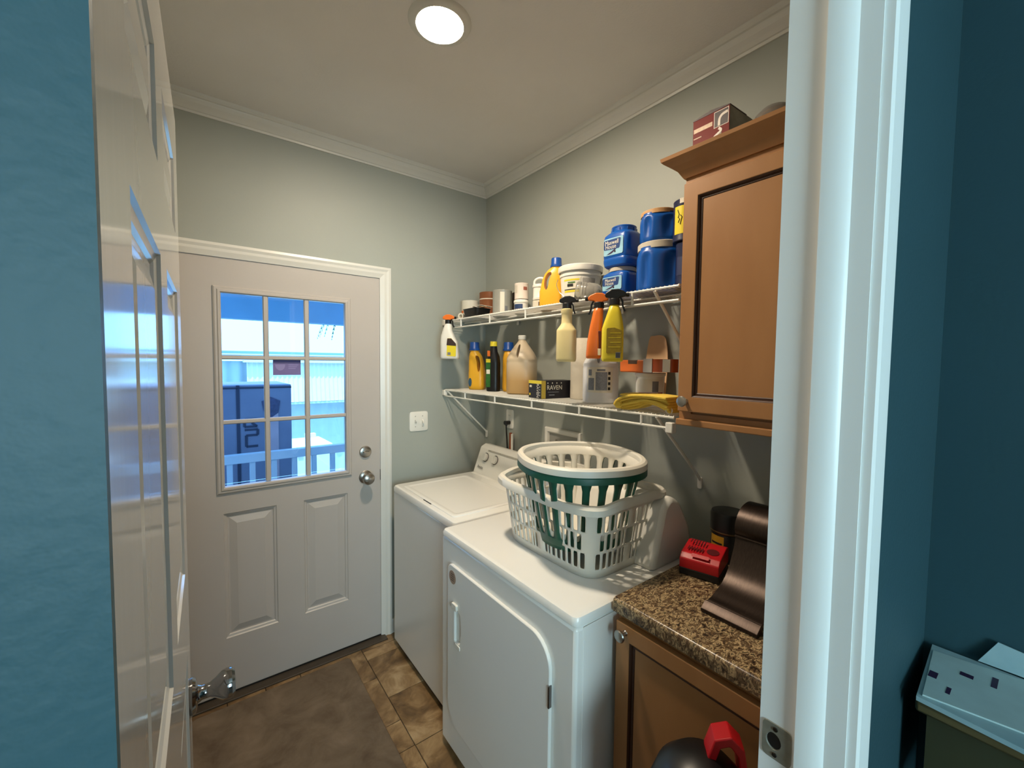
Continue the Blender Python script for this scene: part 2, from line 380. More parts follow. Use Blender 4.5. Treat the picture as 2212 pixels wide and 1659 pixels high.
for z in mz[1:3]: obj('muntin', prism([(-.001, z-.0095), (-.006, z-.0055), (-.006, z+.0055), (-.001, z+.0095), (.012, z+.0095), (.012, z-.0095)], gx0-.006, gx1+.006, 'x'), M_DOOR, d1, smooth=False)
for i in range(3):
    for k in range(3): obj('pane', B(mx[i]+.001, mx[i+1]-.001, .013, .017, mz[k]+.001, mz[k+1]-.001), M_GLASS, d1, smooth=False)
# deadbolt and knob
db = obj('deadbolt', lathe([(.0, -.001), (.033, -.001), (.033, .004), (.030, .009), (.022, .012), (.0, .012)], 28, cap=False), M_NICKEL, d1, loc=(-.789, 0, 1.085), rot=(PI/2, 0, 0))
obj('thumb_turn', loft([(.012, .016, .006, 2.5), (.024, .014, .004, 2.5)], 20), M_NICKEL, db)
kb = obj('knob', lathe([(.0, -.001), (.036, -.001), (.036, .004), (.03, .008), (.016, .012), (.014, .03), (.02, .036), (.03, .045), (.033, .056), (.029, .066), (.016, .073), (0, .074)], 32, cap=False), M_NICKEL, d1, loc=(-.789, 0, .945), rot=(PI/2, 0, 0))
obj('strike_edge', B(XS-.002, XS+.003, -.002, .02, .915, .975), M_DARKMETAL, d1, smooth=False)
obj('door_sweep', B(XLd+.002, XS-.002, -.004, .046, .002, .014), M_BLACK, d1, smooth=False)
th_ = struct(obj('trim_4', boxes((XLd-.02, XS+.02, -.055, .14, -.003, .008)), mat('threshold_metal', (86, 74, 62), .45, .5, var=.2, scale=30), smooth=False, bevel=.002), 'worn brown metal threshold under the outside door')
# notice stuck to the glass
nt_ = thing('window_notice', 'small notice stuck on the middle pane of the door window', 'notice', (-1.1665, .0128, 1.513))
obj('card', B(-.0615, .0615, -.0006, .0, 0, .066), mat('backlit_notice', (122, 112, 168), .6, var=.1, scale=30), nt_, smooth=False)  # blue backlight is put into the card and print colours
obj('header_band', B(-.0615, .0615, -.001, -.0006, .066, .0745), mat('notice_band', (50, 54, 128), .6), nt_, smooth=False)
obj('emblem', prism([(-.03+.022*math.cos(t), .052+.03*math.sin(t)) for t in [PI+PI*k/10 for k in range(11)]], -.001, -.0006), mat('notice_print', (142, 134, 186), .6), nt_, smooth=False)
for k in range(3): obj('print_line', B(.006, .05-.006*k, -.001, -.0006, .048-.009*k, .052-.009*k), MATS['notice_print'], nt_, smooth=False)

# ---- right jamb, stop, hall casing, strike plate of the laundry doorway
struct(obj('trim_5', boxes((-.8, -.78, -2.153, YF, 0, 2.16), (-1.5755, -1.5605, -2.147, YF, 0, 2.16), (-1.5605, -.8, -2.15, YF, 2.14, 2.16)), M_TRIM_LIT, smooth=False), 'white jamb of the laundry doorway')
stop = [(-.8, -2.128), (-.8045, -2.124), (-.809, -2.112), (-.811, -2.1), (-.811, -2.094), (-.8, -2.094)]
struct(obj('trim_6', prism(stop, 0, 2.14, 'z'), M_TRIM_LIT, smooth=True, ang=.8), 'white door stop on the doorway jamb')
cpr = [(-.797, -2.1531), (-.797, -2.164), (-.792, -2.167), (-.783, -2.1675), (-.778, -2.164), (-.773, -2.165), (-.752, -2.1665), (-.742, -2.167), (-.736, -2.164), (-.735, -2.1531)]
struct(obj('trim_7', prism(cpr, 0, 2.22, 'z'), M_TRIM_LIT, smooth=False), 'white moulded casing on the hall side')
sp = thing('strike_plate', 'worn grey metal strike plate on the white door jamb', 'strike plate', (-.8005, -2.067, .985))
bm = bmesh.new(); n = 24
outer = [(sup(.021, .029, 7, 2*PI*i/n)) for i in range(n)]; inner = [(.004+.010*math.cos(2*PI*i/n), .0125*math.sin(2*PI*i/n)) for i in range(n)]
rings(bm, [[(0, y, z) for y, z in outer], [(-.002, y, z) for y, z in outer], [(-.002, y*1.1, z*1.1) for y, z in inner], [(.002, y, z) for y, z in inner]], cap0=False, cap1=False)
obj('plate', bm, mat('aged_nickel', (156, 154, 140), .42, .5, var=.25, scale=60), sp)
obj('latch_hole', prism([(y*1.02, z*1.02) for y, z in inner], .0003, .001, 'x'), M_BLACK, sp)
for z in (-.021, .021): obj('screw', lathe([(0, 0), (.0036, 0), (.0032, .0016), (0, .0018)], 14, cap=False), M_DARKMETAL, sp, loc=(-.0022, .002, z), rot=(0, -PI/2, 0))

# ---- open interior door (swung into the room against the left)
hx, hy = -1.5600, -2.040; ex, ey = -1.5478, -1.283
ang_d = math.atan2(ex-hx, ey-hy)
Wd = math.hypot(ex-hx, ey-hy)
d2 = bpy.data.objects.new('door_2', None); COL.objects.link(d2); struct(d2, 'glossy white six panel door standing open'); d2.location = (hx, hy, 0); d2.rotation_euler = (0, 0, PI/2-ang_d)
# local: x along the door from hinge, front face (towards camera) is local -y
cols = [(.105, .335), (.425, .655)]; rows = [(.24, 1.05), (1.20, 1.70), (1.80, 1.925)]
hs = [(a, b, c, d) for a, b in cols for c, d in rows]
obj('slab', holed(0, Wd, .012, 2.032, 0, .035, hs), M_GLOSSDOOR, d2, smooth=False)
for h in hs:
    bm = nested(bmesh.new(), *h, 0, [(0, 0), (.003, .0035), (.010, .0055), (.014, .0085), (.022, .0085), (.045, .0025), (.05, .0025)])
    nested(bm, *h, .035, [(0, 0), (.014, -.008), (.045, -.002)])
    obj('panel', bm, M_GLOSSDOOR, d2, smooth=False)
kn = [(0, 0), (.032, 0), (.033, .004), (.029, .009), (.016, .012), (.0125, .018), (.0125, .03), (.018, .040), (.0255, .050), (.0275, .058), (.027, .066), (.022, .071), (0, .073)]
k2 = obj('knob', lathe(kn, 32, cap=False), M_CHROME, d2, loc=(Wd-.062, -.0005, .945), rot=(PI/2, 0, 0))
obj('knob', lathe(kn, 32, cap=False), M_CHROME, d2, loc=(Wd-.062, .0355, .945), rot=(-PI/2, 0, 0))
obj('latch_plate', B(Wd-.0005, Wd+.0012, .006, .029, .917, .973), M_NICKEL, d2, smooth=False)
for z in (.25, 1.02, 1.80): obj('hinge', lathe([(0, -.045), (.006, -.045), (.006, .045), (0, .045)], 12, cap=False), M_NICKEL, d2, loc=(-.004, -.006, z))

# ---- ceiling light: recessed trim with a glowing lens
lt = thing('ceiling_light', 'round recessed ceiling light glowing warm white', 'ceiling light', (-.856, -1.012, H))
obj('trim_ring', lathe([(.072, -.006), (.078, -.012), (.092, -.010), (.102, -.004), (.104, .0), (.072, .0)], 48, cap=False), M_TRIM, lt)
obj('lens', lathe([(0.0, -.0155), (.03, -.0148), (.055, -.0118), (.068, -.0085), (.0725, -.005), (.0725, .0)], 48, cap=False), emit('lamp_glow', LAMP_COL, LAMP_STRENGTH), lt)

# ---- light switch and outlet
sw = thing('light_switch', 'white double toggle light switch plate beside the outside door', 'light switch', (-.4725, 0, 1.2315))
obj('plate', loft([(0, .0585, .0585, 9), (.004, .0585, .0585, 9), (.0062, .055, .055, 9)], 40), M_WHITE, sw, rot=(PI/2, 0, 0))
for sx, t in ((-.023, .35), (.023, -.35)):
    tg = obj('toggle', loft([(0, .0055, .011, 4), (.006, .005, .0105, 4), (.016, .004, .0045, 3, 0, .007*(1 if t > 0 else -1))], 16), M_WHITE, sw, loc=(sx, -.0055, 0), rot=(PI/2, 0, 0))
    for sz in (-.031, .031): obj('screw', lathe([(0, 0), (.003, 0), (.0026, .001), (0, .0012)], 10, cap=False), M_NICKEL, sw, loc=(sx, -.006, sz), rot=(PI/2, 0, 0))
ou = thing('wall_outlet', 'white wall outlet with a black plug behind the washer', 'outlet', (0, -.2835, 1.2435), -PI/2)
obj('plate', loft([(0, .036, .058, 8), (.004, .036, .058, 8), (.006, .033, .055, 8)], 36), M_WHITE, ou, rot=(PI/2, 0, 0))
obj('receptacle', loft([(.005, .0165, .0135, 3.5), (.0075, .016, .013, 3.5)], 24), M_WHITE, ou, loc=(0, 0, .021), rot=(PI/2, 0, 0))
for sx in (-.006, .006): obj('slot', B(sx-.001, sx+.001, -.0078, -.0074, .018, .027), M_INK, ou, smooth=False)
cord = thing('power_cord', 'black plug and cord hanging from the wall outlet', 'cord', (0, -.2835, 1.2435), -PI/2)
obj('plug', loft([(.0, .011, .011, 3), (.012, .0135, .012, 3), (.034, .014, .0125, 3), (.037, .011, .010, 3)], 20), M_BLACK, cord, loc=(0, -.006, -.022), rot=(PI/2, 0, 0))
obj('cable', tube(smooth_path([(0, -.03, -.03), (.001, -.031, -.05), (.002, -.029, -.09), (.004, -.026, -.15), (.0, -.02, -.26), (-.02, -.018, -.5)], 6), [.008]*4+[.0045]*27, 10), M_BLACK, cord)
pt = tag(obj('copper_pipe', tube([(-.022, -.318, .3), (-.022, -.318, 1.165)], .009, 12), mat('copper', (176, 96, 64), .35, .9, var=.15)), 'short copper pipe rising behind the washer', 'pipe')
obj('white_sleeve', tube([(-.024, -.336, .3), (-.024, -.336, 1.16)], .008, 12), M_WHITE, pt)
wb = thing('washer_outlet_box', 'white recessed plumbing box on the wall above the dryer', 'outlet box', (0, -.7475, 1.15), -PI/2)
# wall is solid here: the frame stands proud with a shallow tray behind it
obj('frame', rect_sweep(-.135, .135, -.09, .09, [(0, 0), (.002, .012), (.006, .014), (.020, .014), (.024, .011), (.03, .001), (.03, 0)], 0), M_WHITE, wb, smooth=False)
obj('back_tray', B(-.108, .108, -.0012, -.0004, -.063, .063), mat('tray_grey', (150, 148, 140), .5, var=.1), wb, smooth=False)
obj('valve', tube([(-.05, -.006, -.02), (-.05, -.006, .03)], .006, 10), M_STEEL, wb)
obj('valve', tube([(.05, -.006, -.02), (.05, -.006, .03)], .006, 10), M_STEEL, wb)
# ------------------------------------------------------------------ appliances
def rounded(poly, rad, n=6):
    """round the corners of a polygon; rad: radius per corner"""
    out = []; N = len(poly)
    for i in range(N):
        p = Vector(poly[i]); a = Vector(poly[i-1]); b = Vector(poly[(i+1) % N]); r = rad[i] if isinstance(rad, (list, tuple)) else rad
        if r <= 0: out.append(tuple(p)); continue
        u = (a-p).normalized(); v = (b-p).normalized(); ang = math.acos(max(-1, min(1, u.dot(v)))); d = r/math.tan(ang/2)
        c = p+(u+v).normalized()*(r/math.sin(ang/2)); s = p+u*d-c; e = p+v*d-c
        for k in range(n+1):
            t = k/n; w_ = s.lerp(e, t); w_ = w_.normalized()*r; out.append(tuple(c+w_))
    return out
def nestedz(x0, x1, y0, y1, z, steps, bm=None):
    bm = bm or bmesh.new()
    rings(bm, [[(*p, z+d) for p in rounded([(x0+i, y0+i), (x1-i, y0+i), (x1-i, y1-i), (x0+i, y1-i)], r)] for i, d, r in steps], cap0=False); return bm
# washer (local -y = front, facing world -x)
wa = thing('washing_machine', 'white top loading washing machine next to the outside door', 'washing machine', (-.35, -.4515, 0), -PI/2)
obj('cabinet', B(-.3415, .3415, -.321, .318, .03, .872), M_APPL, wa, bevel=.008)
obj('base', B(-.33, .33, -.305, .3, .002, .03), M_BLACK, wa, smooth=False)
bm = bmesh.new(); pr = rounded([(-.3435, -.3235), (.3435, -.3235), (.3435, .32), (-.3435, .32)], .018)
def shrink(p, k): return [(x-math.copysign(k, x), y-math.copysign(k, y)) for x, y in p]
rings(bm, [[(*p, .868) for p in shrink(pr, .006)], [(*p, .874) for p in pr], [(*p, .895) for p in pr], [(*p, .904) for p in shrink(pr, .004)], [(*p, .908) for p in shrink(pr, .012)]])
obj('top_deck', bm, M_APPL, wa)
lid = obj('lid', nestedz(-.275, .29, -.297, .105, .9075, [(0, 0, .02), (.001, .004, .02), (.006, .0065, .02), (.022, .0065, .02), (.028, .004, .016), (.034, .004, .014)]), M_APPL, wa)
obj('lid_notch', nestedz(-.01, .075, -.3, -.286, .9078, [(0, 0, .004), (.0, .0028, .004), (.002, .0032, .003)]), M_BLACK, lid)
cprof = [(.148, .905), (.162, .911), (.18, .915), (.232, 1.044), (.242, 1.06), (.258, 1.071), (.285, 1.076), (.312, 1.07), (.318, 1.05), (.318, .905)]
con = obj('console', prism(rounded([cprof[0], (.182, .912), (.238, 1.062), (.27, 1.078), (.318, 1.07), (.318, .905)], [0, 0, .02, .02, .02, 0]), -.3215, .3215, 'x'), M_APPLG, wa, bevel=.014)
tl = math.radians(90-20.5)
for lx in (-.2315, -.1335):
    kb_ = obj('dial', lathe([(.0285, 0), (.0285, .002), (.0235, .003), (.0225, .016), (.019, .019), (0, .019)], 28, cap=False), M_APPLG, con, loc=(lx, .2165, 1.011), rot=(tl, 0, 0))
    obj('dial_ring', lathe([(.0235, .0022), (.0275, .0022), (.0275, .0032), (.0235, .0032), (.0235, .0022)], 28, cap=False), M_INK, con, loc=(lx, .2165, 1.011), rot=(tl, 0, 0))
    obj('dial_grip', B(-.0035, .0035, -.018, .018, .012, .024), M_APPLG, con, loc=(lx, .2165, 1.011), rot=(tl, 0, .6 if lx < -.2 else .3), bevel=.002)
text('Amana', .026, (-.258, .1908, .951), M_INK, con, rot=(tl, 0, 0), sx=.8)
obj('marking_strip', B(-.23, .1, -.0002, .0004, -.006, .004), mat('faint_grey_print', (176, 172, 160), .5, var=.25, scale=50), con, loc=(0, .2325, 1.052), rot=(-math.radians(20.5), 0, 0), smooth=False)
# dryer
dr = thing('clothes_dryer', 'white front loading clothes dryer under the laundry baskets', 'dryer', (-.386, -1.192, 0), -PI/2)
obj('cabinet', B(-.377, .377, -.354, .35, .03, .882), M_APPL, dr, bevel=.01)
obj('base', B(-.36, .36, -.33, .33, .002, .03), M_BLACK, dr, smooth=False)
obj('side_panel', B(.3765, .3785, -.325, .345, .035, .878), M_APPL, dr, bevel=.0008)
bm = bmesh.new(); pr = rounded([(-.379, -.356), (.379, -.356), (.379, .35), (-.379, .35)], .02)
rings(bm, [[(*p, .8825) for p in shrink(pr, .005)], [(*p, .886) for p in pr], [(*p, .899) for p in pr], [(*p, .908) for p in shrink(pr, .004)], [(*p, .912) for p in shrink(pr, .013)]])
obj('top_panel', bm, M_APPL, dr)
dprof = rounded([(.02, .911), (.078, 1.112), (.118, 1.146), (.172, 1.12), (.238, 1.02), (.262, .911)], [0, .05, .035, .09, .12, 0], 7)
obj('console', prism(dprof, -.352, .352, 'x'), M_APPLG, dr, bevel=.016)
dpoly = rounded([(-.307, .16), (.29, .16), (.29, .80), (-.307, .80)], [.08, .08, .085, .03], 8)
dd = obj('door', prism(dpoly, -.366, -.3535, 'y'), M_APPL, dr)
cb = obj('cutter', prism(rounded([(-.252, .505), (-.212, .515), (-.203, .57), (-.212, .63), (-.252, .64)], .008), -.39, -.340, 'y'), M_APPL, dr)
bpy.context.view_layer.update(); cut(dd, [cb])
bv = dd.modifiers.new('bevel', 'BEVEL'); bv.width = .003; bv.segments = 2; bv.limit_method = 'ANGLE'; bv.angle_limit = .9
obj('handle', prism(rounded([(-.262, .637), (-.225, .637), (-.225, .662), (-.262, .662)], .006), -.375, -.3655, 'y'), M_WHITE, dd, bevel=.002)
obj('handle_catch', prism(rounded([(-.245, .490), (-.208, .490), (-.208, .506), (-.245, .506)], .005), -.369, -.3625, 'y'), M_WHITE, dd, bevel=.001)
st = obj('sticker', lathe([(0, 0), (.026, 0), (.026, .0004), (0, .0004)], 28, cap=False), mat('tan_sticker', (164, 140, 122), .6, var=.1), dd, loc=(-.268, -.3661, .754), rot=(PI/2, 0, 0))
for k in range(4): obj('print_line', B(-.015+abs(k-1.5)*.002, .015-abs(k-1.5)*.003, .0002, .0005, .013-.008*k, .016-.008*k), mat('brown_print', (84, 58, 48), .6), dd, loc=(-.268, -.3668, .752), smooth=False)
for z in (.645, .26): obj('hinge', B(.287, .293, -.3705, -.358, z-.033, z+.033), M_CHROME, dr, smooth=False, bevel=.002)

# ------------------------------------------------------------------ cabinets and counter
def wobj(name, bm, m, root, **k):
    base = root.location if root.parent is None else root.parent.location
    off = root.matrix_parent_inverse
    loc = (-root.location.x, -root.location.y, -root.location.z) if root.parent is None else (0, 0, 0)
    return obj(name, bm, m, root, loc=loc, **k)
uc = thing('wall_cabinet', 'brown stained maple wall cabinet at the right', 'cabinet', (-.165, -1.82, 1.40))
wobj('body', boxes((-.312, -.001, -2.036, -1.592, 1.432, 2.165)), M_WOOD, uc, smooth=False, bevel=.002)
wobj('face_frame', boxes((-.318, -.31, -2.037, -1.591, 1.40, 1.434), (-.318, -.31, -2.037, -1.591, 2.125, 2.17), (-.318, -.31, -1.63, -1.591, 1.434, 2.125)), M_WOOD, uc, smooth=False)
wobj('light_rail', boxes((-.335, -.001, -2.037, -1.589, 1.398, 1.418)), M_WOOD, uc, smooth=False, bevel=.003)
# door on the wall cabinet, faces -x ; build in local xz with -y front then rotate
def cab_door(root, y_left, y_right, x, z0, z1, knob, stile=.046):
    W_ = y_left-y_right; h_ = z1-z0
    d = obj('door', holed(0, W_, 0, h_, -.020, 0, [(stile, W_-stile, stile, h_-stile)]), M_WOOD, root, smooth=False, rot=(0, 0, -PI/2), bevel=.0025)
    d.location = (x-root.location.x, y_left-root.location.y, z0-root.location.z)
    obj('bead', rect_sweep(stile-.0005, W_-stile+.0005, stile-.0005, h_-stile+.0005, [(0, .020), (.004, .016), (.005, .012), (.010, .0125), (.014, .009), (.014, .005), (0, .005)], 0), M_WOODD, d, smooth=False)
    obj('center_panel', B(stile+.012, W_-stile-.012, -.0105, -.004, stile+.012, h_-stile-.012), M_WOOD, d, smooth=False)
    obj('knob', lathe([(0, 0), (.008, 0), (.006, .003), (.0055, .012), (.010, .017), (.0155, .021), (.0165, .025), (.014, .028), (.006, .030), (0, .030)], 28, cap=False), M_NICKEL, d, loc=(knob[0], -.020, knob[1]), rot=(PI/2, 0, 0))
    return d
cab_door(uc, -1.597, -2.03, -.319, 1.442, 2.128, (.027, .032))
crown = [(-.32, 2.150), (-.325, 2.150), (-.331, 2.160), (-.338, 2.172), (-.352, 2.185), (-.368, 2.196), (-.374, 2.202), (-.376, 2.212)]
bm = bmesh.new()
rs = [[(x, -2.037, z), (x, -1.592+(-.32-x), z), (-.001, -1.592+(-.32-x), z)] for x, z in crown]
vr = [[bm.verts.new(p) for p in r] for r in rs]
for a, b in zip(vr, vr[1:]):
    for k in range(2): bm.faces.new((a[k], a[k+1], b[k+1], b[k]))
t_ = [bm.verts.new(p) for p in ((-.001, -2.037, 2.212),)]
bm.faces.new((vr[-1][0], vr[-1][1], vr[-1][2], t_[0]))
wobj('crown', bm, M_WOOD, uc, smooth=False)
bc = thing('base_cabinet', 'brown stained maple base cabinet under the dark counter', 'cabinet', (-.29, -1.815, 0))
wobj('body', boxes((-.575, -.001, -2.036, -1.588, .10, .889)), M_WOOD, bc, smooth=False)
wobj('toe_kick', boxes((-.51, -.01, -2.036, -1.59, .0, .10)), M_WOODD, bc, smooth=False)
wobj('face_frame', boxes((-.583, -.574, -2.037, -1.587, .10, .889)), M_WOOD, bc, smooth=False)
cab_door(bc, -1.592, -2.032, -.5835, .12, .872, (.03, .728))
ct = thing('countertop', 'speckled brown laminate countertop beside the dryer', 'countertop', (-.3, -1.813, .889))
wobj('slab', prism(rounded([(-.606, .891), (-.001, .891), (-.001, .931), (-.606, .931)], [.004, 0, 0, .010], 4), -2.038, -1.581, 'y'), COUNTER, ct)

# ------------------------------------------------------------------ laundry baskets
def plan(a, b, p, n):
    """n points at equal arc length round a superellipse"""
    K = 720; pts = [sup(a, b, p, 2*PI*i/K) for i in range(K+1)]; L = [0]
    for q0, q1 in zip(pts, pts[1:]): L.append(L[-1]+math.hypot(q1[0]-q0[0], q1[1]-q0[1]))
    out = []; j = 0
    for i in range(n):
        t = L[-1]*i/n
        while L[j+1] < t: j += 1
        f = (t-L[j])/max(L[j+1]-L[j], 1e-9); out.append(2*PI*(j+f)/K)
    return out
def basket_wall(a0, b0, a1, b1, h, p, ncol, bands, z0=.0):
    """bands: (v0, v1, None) solid, or (v0, v1, (wfrac, hfrac, power, shift, keep(u))) with a slot per column"""
    bm = bmesh.new(); S = 4
    K = ncol*S*2; th_ = plan(a1, b1, p, K)
    def P(u, v):
        f = (u % 1.)*K; i = int(f) % K; t0 = th_[i]; t1 = th_[(i+1) % K] if i+1 < K else 2*PI
        t = t0+(t1-t0)*(f-int(f)); a = a0+(a1-a0)*v; b = b0+(b1-b0)*v
        x, y = sup(a, b, p, t); return (x, y, z0+h*v)
    def q(*ps): bm.faces.new([bm.verts.new(P(*pp)) for pp in ps])
    for v0, v1, s in bands:
        for c in range(ncol):
            sh = (s[3] if s else 0)/ncol
            u0, u1 = c/ncol+sh, (c+1)/ncol+sh
            if s is None or not s[4](((u0+u1)/2) % 1.):
                nv = 1
                for k in range(2*S):
                    ua = u0+(u1-u0)*k/(2*S); ub = u0+(u1-u0)*(k+1)/(2*S); q((ua, v0), (ub, v0), (ub, v1), (ua, v1))
                continue
            wf, hf, pw = s[:3]; uc_, vc = (u0+u1)/2, (v0+v1)/2; du, dv = (u1-u0)/2, (v1-v0)/2
            outer, inner = [], []
            N = 2*S
            ring_ = [(-1+2*k/N, -1) for k in range(N)]+[(1, -1+2*k/N) for k in range(N)]+[(1-2*k/N, 1) for k in range(N)]+[(-1, 1-2*k/N) for k in range(N)]
            # stadium / rounded rect: clamp corners in metric space
            W_ = du*2*wf*2*PI*((a1+b1)/2)*.95; H_ = dv*2*hf*h; R_ = min(W_, H_)/2*pw
            for x, y in ring_:
                outer.append((uc_+x*du, vc+y*dv))
                X, Y = x*W_/2, y*H_/2; cx_, cy_ = W_/2-R_, H_/2-R_
                if abs(X) > cx_ and abs(Y) > cy_:
                    dx, dy = abs(X)-cx_, abs(Y)-cy_; l = math.hypot(dx, dy) or 1; X = math.copysign(cx_+dx/l*R_, X); Y = math.copysign(cy_+dy/l*R_, Y)
                inner.append((uc_+X/(W_/2)*du*wf, vc+Y/(H_/2)*dv*hf))
            M = len(ring_)
            for k in range(M):
                l = (k+1) % M; q(outer[k], outer[l], inner[l], inner[k])
    return bm, P
def basket_rim(a, b, p, prof, z, n=96, dip=None):
    bm = bmesh.new(); th_ = plan(a, b, p, n); rs = []
    for o_, dz in prof:
        r = []
        for i, t in enumerate(th_):
            x, y = sup(a+o_, b+o_, p, t); r.append((x, y, z+dz+(dip(t) if dip else 0)))
        rs.append(r)
    rings(bm, rs+[rs[0]], cap0=False, cap1=False); return bm
def solid(o, t):
    s = o.modifiers.new('solid', 'SOLIDIFY'); s.thickness = t; s.offset = 0; return o
# white rectangular basket on the dryer
lb = thing('laundry_basket', 'white rectangular plastic laundry basket standing on the dryer', 'laundry basket', (-.412, -1.250, .9135), .0)
pB = 5.5
def keep(u):
    th_u = u*4 % 1.          # corners stay solid
    return True
cornerband = plan(.2, .253, pB, 400)
def keep_rect(u):
    t = cornerband[int(u*400) % 400] % (PI/2)
    x, y = sup(.2, .253, pB, t)
    return not (abs(.2-x) < .046 and abs(.253-y) < .046)
hB = .238
bands = [(0, .10, None), (.10, .36, (.62, .86, .55, 0, keep_rect)), (.36, .62, (.62, .88, .55, .5, keep_rect)), (.62, .88, (.62, .86, .55, 0, keep_rect)), (.88, 1, None)]
bm, Pf = basket_wall(.166, .219, .196, .250, hB, pB, 60, bands)
solid(obj('wall', bm, M_BASKET, lb), .0028)
bm = bmesh.new(); bt = [sup(.166, .219, pB, t) for t in plan(.166, .219, pB, 80)]
rings(bm, [[(x, y, .001) for x, y in bt], [(x, y, .005) for x, y in bt]])
obj('bottom', bm, M_BASKET, lb)
dip = lambda t: .010*max(0, math.cos(2*t+PI))**6 - .006*max(0, math.cos(2*t))**4
obj('rim', basket_rim(.196, .250, pB, [(-.003, -.012), (-.002, .002), (.004, .006), (.014, .004), (.02, -.004), (.021, -.022), (.017, -.024), (.014, -.008), (.002, -.006)], hB, 120, dip), M_BASKET, lb)
# round green basket with a white one nested in it
def round_basket(name, label, m, loc, hh, slots_from, rz, tilt):
    r = thing(name, label, 'laundry basket', loc, rz); r.rotation_euler = (tilt[0], tilt[1], rz)
    bands = [(0, .06, None), (.06, .13, None), (.13, slots_from, (.56, .98, 1.0, 0, lambda u: True)), (slots_from, 1, None)]
    bm, P_ = basket_wall(.146, .158, .198, .218, hh, 2.3, 24, bands)
    solid(obj('wall', bm, m, r), .0028)
    bt = [sup(.146, .158, 2.3, t) for t in plan(.146, .158, 2.3, 60)]
    bm = bmesh.new(); rings(bm, [[(x, y, .0005) for x, y in bt], [(x, y, .004) for x, y in bt]]); obj('bottom', bm, m, r)
    obj('rim', basket_rim(.198, .218, 2.3, [(-.004, -.014), (-.003, .001), (.002, .006), (.013, .005), (.019, -.001), (.020, -.010), (.020, -.020), (.017, -.021), (.015, -.010), (.004, -.008)], hh, 96), m, r)
    return r
CB = (-.440, -1.285)
round_basket('laundry_basket', 'dark green oval laundry basket sitting inside the white rectangular basket', M_GREEN, (CB[0], CB[1], .976), .262, .92, -.45, (0, 0))
round_basket('laundry_basket', 'white oval laundry basket nested inside the green basket', M_BASKET, (CB[0], CB[1], .9965), .264, .84, -.45, (0, 0))
# ------------------------------------------------------------------ wire shelves
ZU, ZL = 1.838, 1.418
def wire_shelf(label, zt, zb, y0, y1, spacers, brackets, clips):
    s = thing('wire_shelf', label, 'shelf', (-.155, (y0+y1)/2, zt))
    T = lambda x, y, z: (x+.155, y-(y0+y1)/2, z-zt)
    def tb(name, pts, r, seg=8, **k): return obj(name, tube([T(*p) for p in pts], r, seg), M_WIRE, s, **k)
    tb('front_rail', [(-.305, y0, zt-.004), (-.305, y1, zt-.004)], .0042)
    tb('front_rail', [(-.305, y0, zb), (-.305, y1, zb)], .0042)
    tb('back_rail', [(-.010, y0, zt-.004), (-.010, y1, zt-.004)], .0035)
    tb('middle_rail', [(-.165, y0, zt-.006), (-.165, y1, zt-.006)], .0035)
    bm = bmesh.new(); n = int((y0-y1)/.0165)
    for k in range(n+1):
        y = y0-.004-(y0-y1-.008)*k/n
        tube([T(-.006, y, zt+.0015), T(-.303, y, zt+.0015), T(-.3085, y, zt-.003)], .0015, 5, bm)
    obj('deck_wires', bm, M_WIRE, s)['kind'] = 'stuff'
    for y in spacers: tb('spacer', [(-.305, y, zt-.004), (-.305, y, zb)], .0045)
    for y, drop in brackets:
        b = tb('bracket', [(-.296, y, zt-.009), (-.012, y, zt-drop+.012), (-.004, y, zt-drop)], .0055)
        obj('wall_clip', loft([(0, .009, .022, 5), (.006, .0085, .0215, 5)], 20), M_WHITE, b, loc=T(-.0005, y, zt-drop-.012), rot=(PI/2, 0, -PI/2))
    for y in (-.36, -.74, -1.12): obj('back_clip', B(-.006, .004, -.006, .006, -.026, .006), M_WHITE, s, loc=T(-.008, y, zt-.004), bevel=.002)
    for x, y, z in clips: obj('end_clip', B(-.012, .012, -.013, .013, -.022, .012), M_WHITE, s, loc=T(x, y, z), bevel=.003)
    return s
wire_shelf('upper white wire shelf holding coffee tubs and paint cans', ZU, 1.789, -.012, -1.571, (-.208, -.503, -.798, -1.106, -1.393), [(-1.475, .29)], [(-.305, -.012, ZU-.008)])
wire_shelf('lower white wire shelf holding jugs and a paper towel roll', ZL, 1.378, -.012, -1.567, (-.257, -.555, -.852, -1.15, -1.443), [(-1.496, .27), (-.028, .29)], [(-.305, -.014, ZL-.014), (-.305, -1.555, 1.386)])
BU, BL = ZU+.0032, ZL+.0032
CAMR = -.905         # turns a local -y front towards the doorway
def cyl_label(r, z0, z1, a0, a1, m, parent, name='label', n=14, flare=0.):
    bm = bmesh.new(); A = [a0+(a1-a0)*k/n for k in range(n+1)]
    v0 = [bm.verts.new((r*math.cos(a), r*math.sin(a), z0)) for a in A]; v1 = [bm.verts.new(((r+flare)*math.cos(a), (r+flare)*math.sin(a), z1)) for a in A]
    for k in range(n): bm.faces.new((v0[k], v0[k+1], v1[k+1], v1[k]))
    return obj(name, bm, m, parent)
F = -PI/2   # local front
def tin(name, label, loc, r, h, body, lid, group=None, lab=None, rz=CAMR, cat='can'):
    t = thing(name, label, cat, loc, rz, group)
    obj('body', lathe([(r*.96, 0), (r*1.01, .002), (r*1.01, .005), (r, .007), (r, h-.008), (r*1.01, h-.006), (r*1.015, h-.002), (r*.98, h)], 32), body, t)
    l = obj('lid', lathe([(r*.9, h-.0015), (r*.9, h+.0015), (r*.84, h+.002), (r*.8, h-.001), (0, h-.001)], 32, cap=False), lid, t)
    for z0, z1, a0, a1, m in (lab or []): cyl_label(r+.0006, z0, z1, F+a0, F+a1, m, t)
    return t
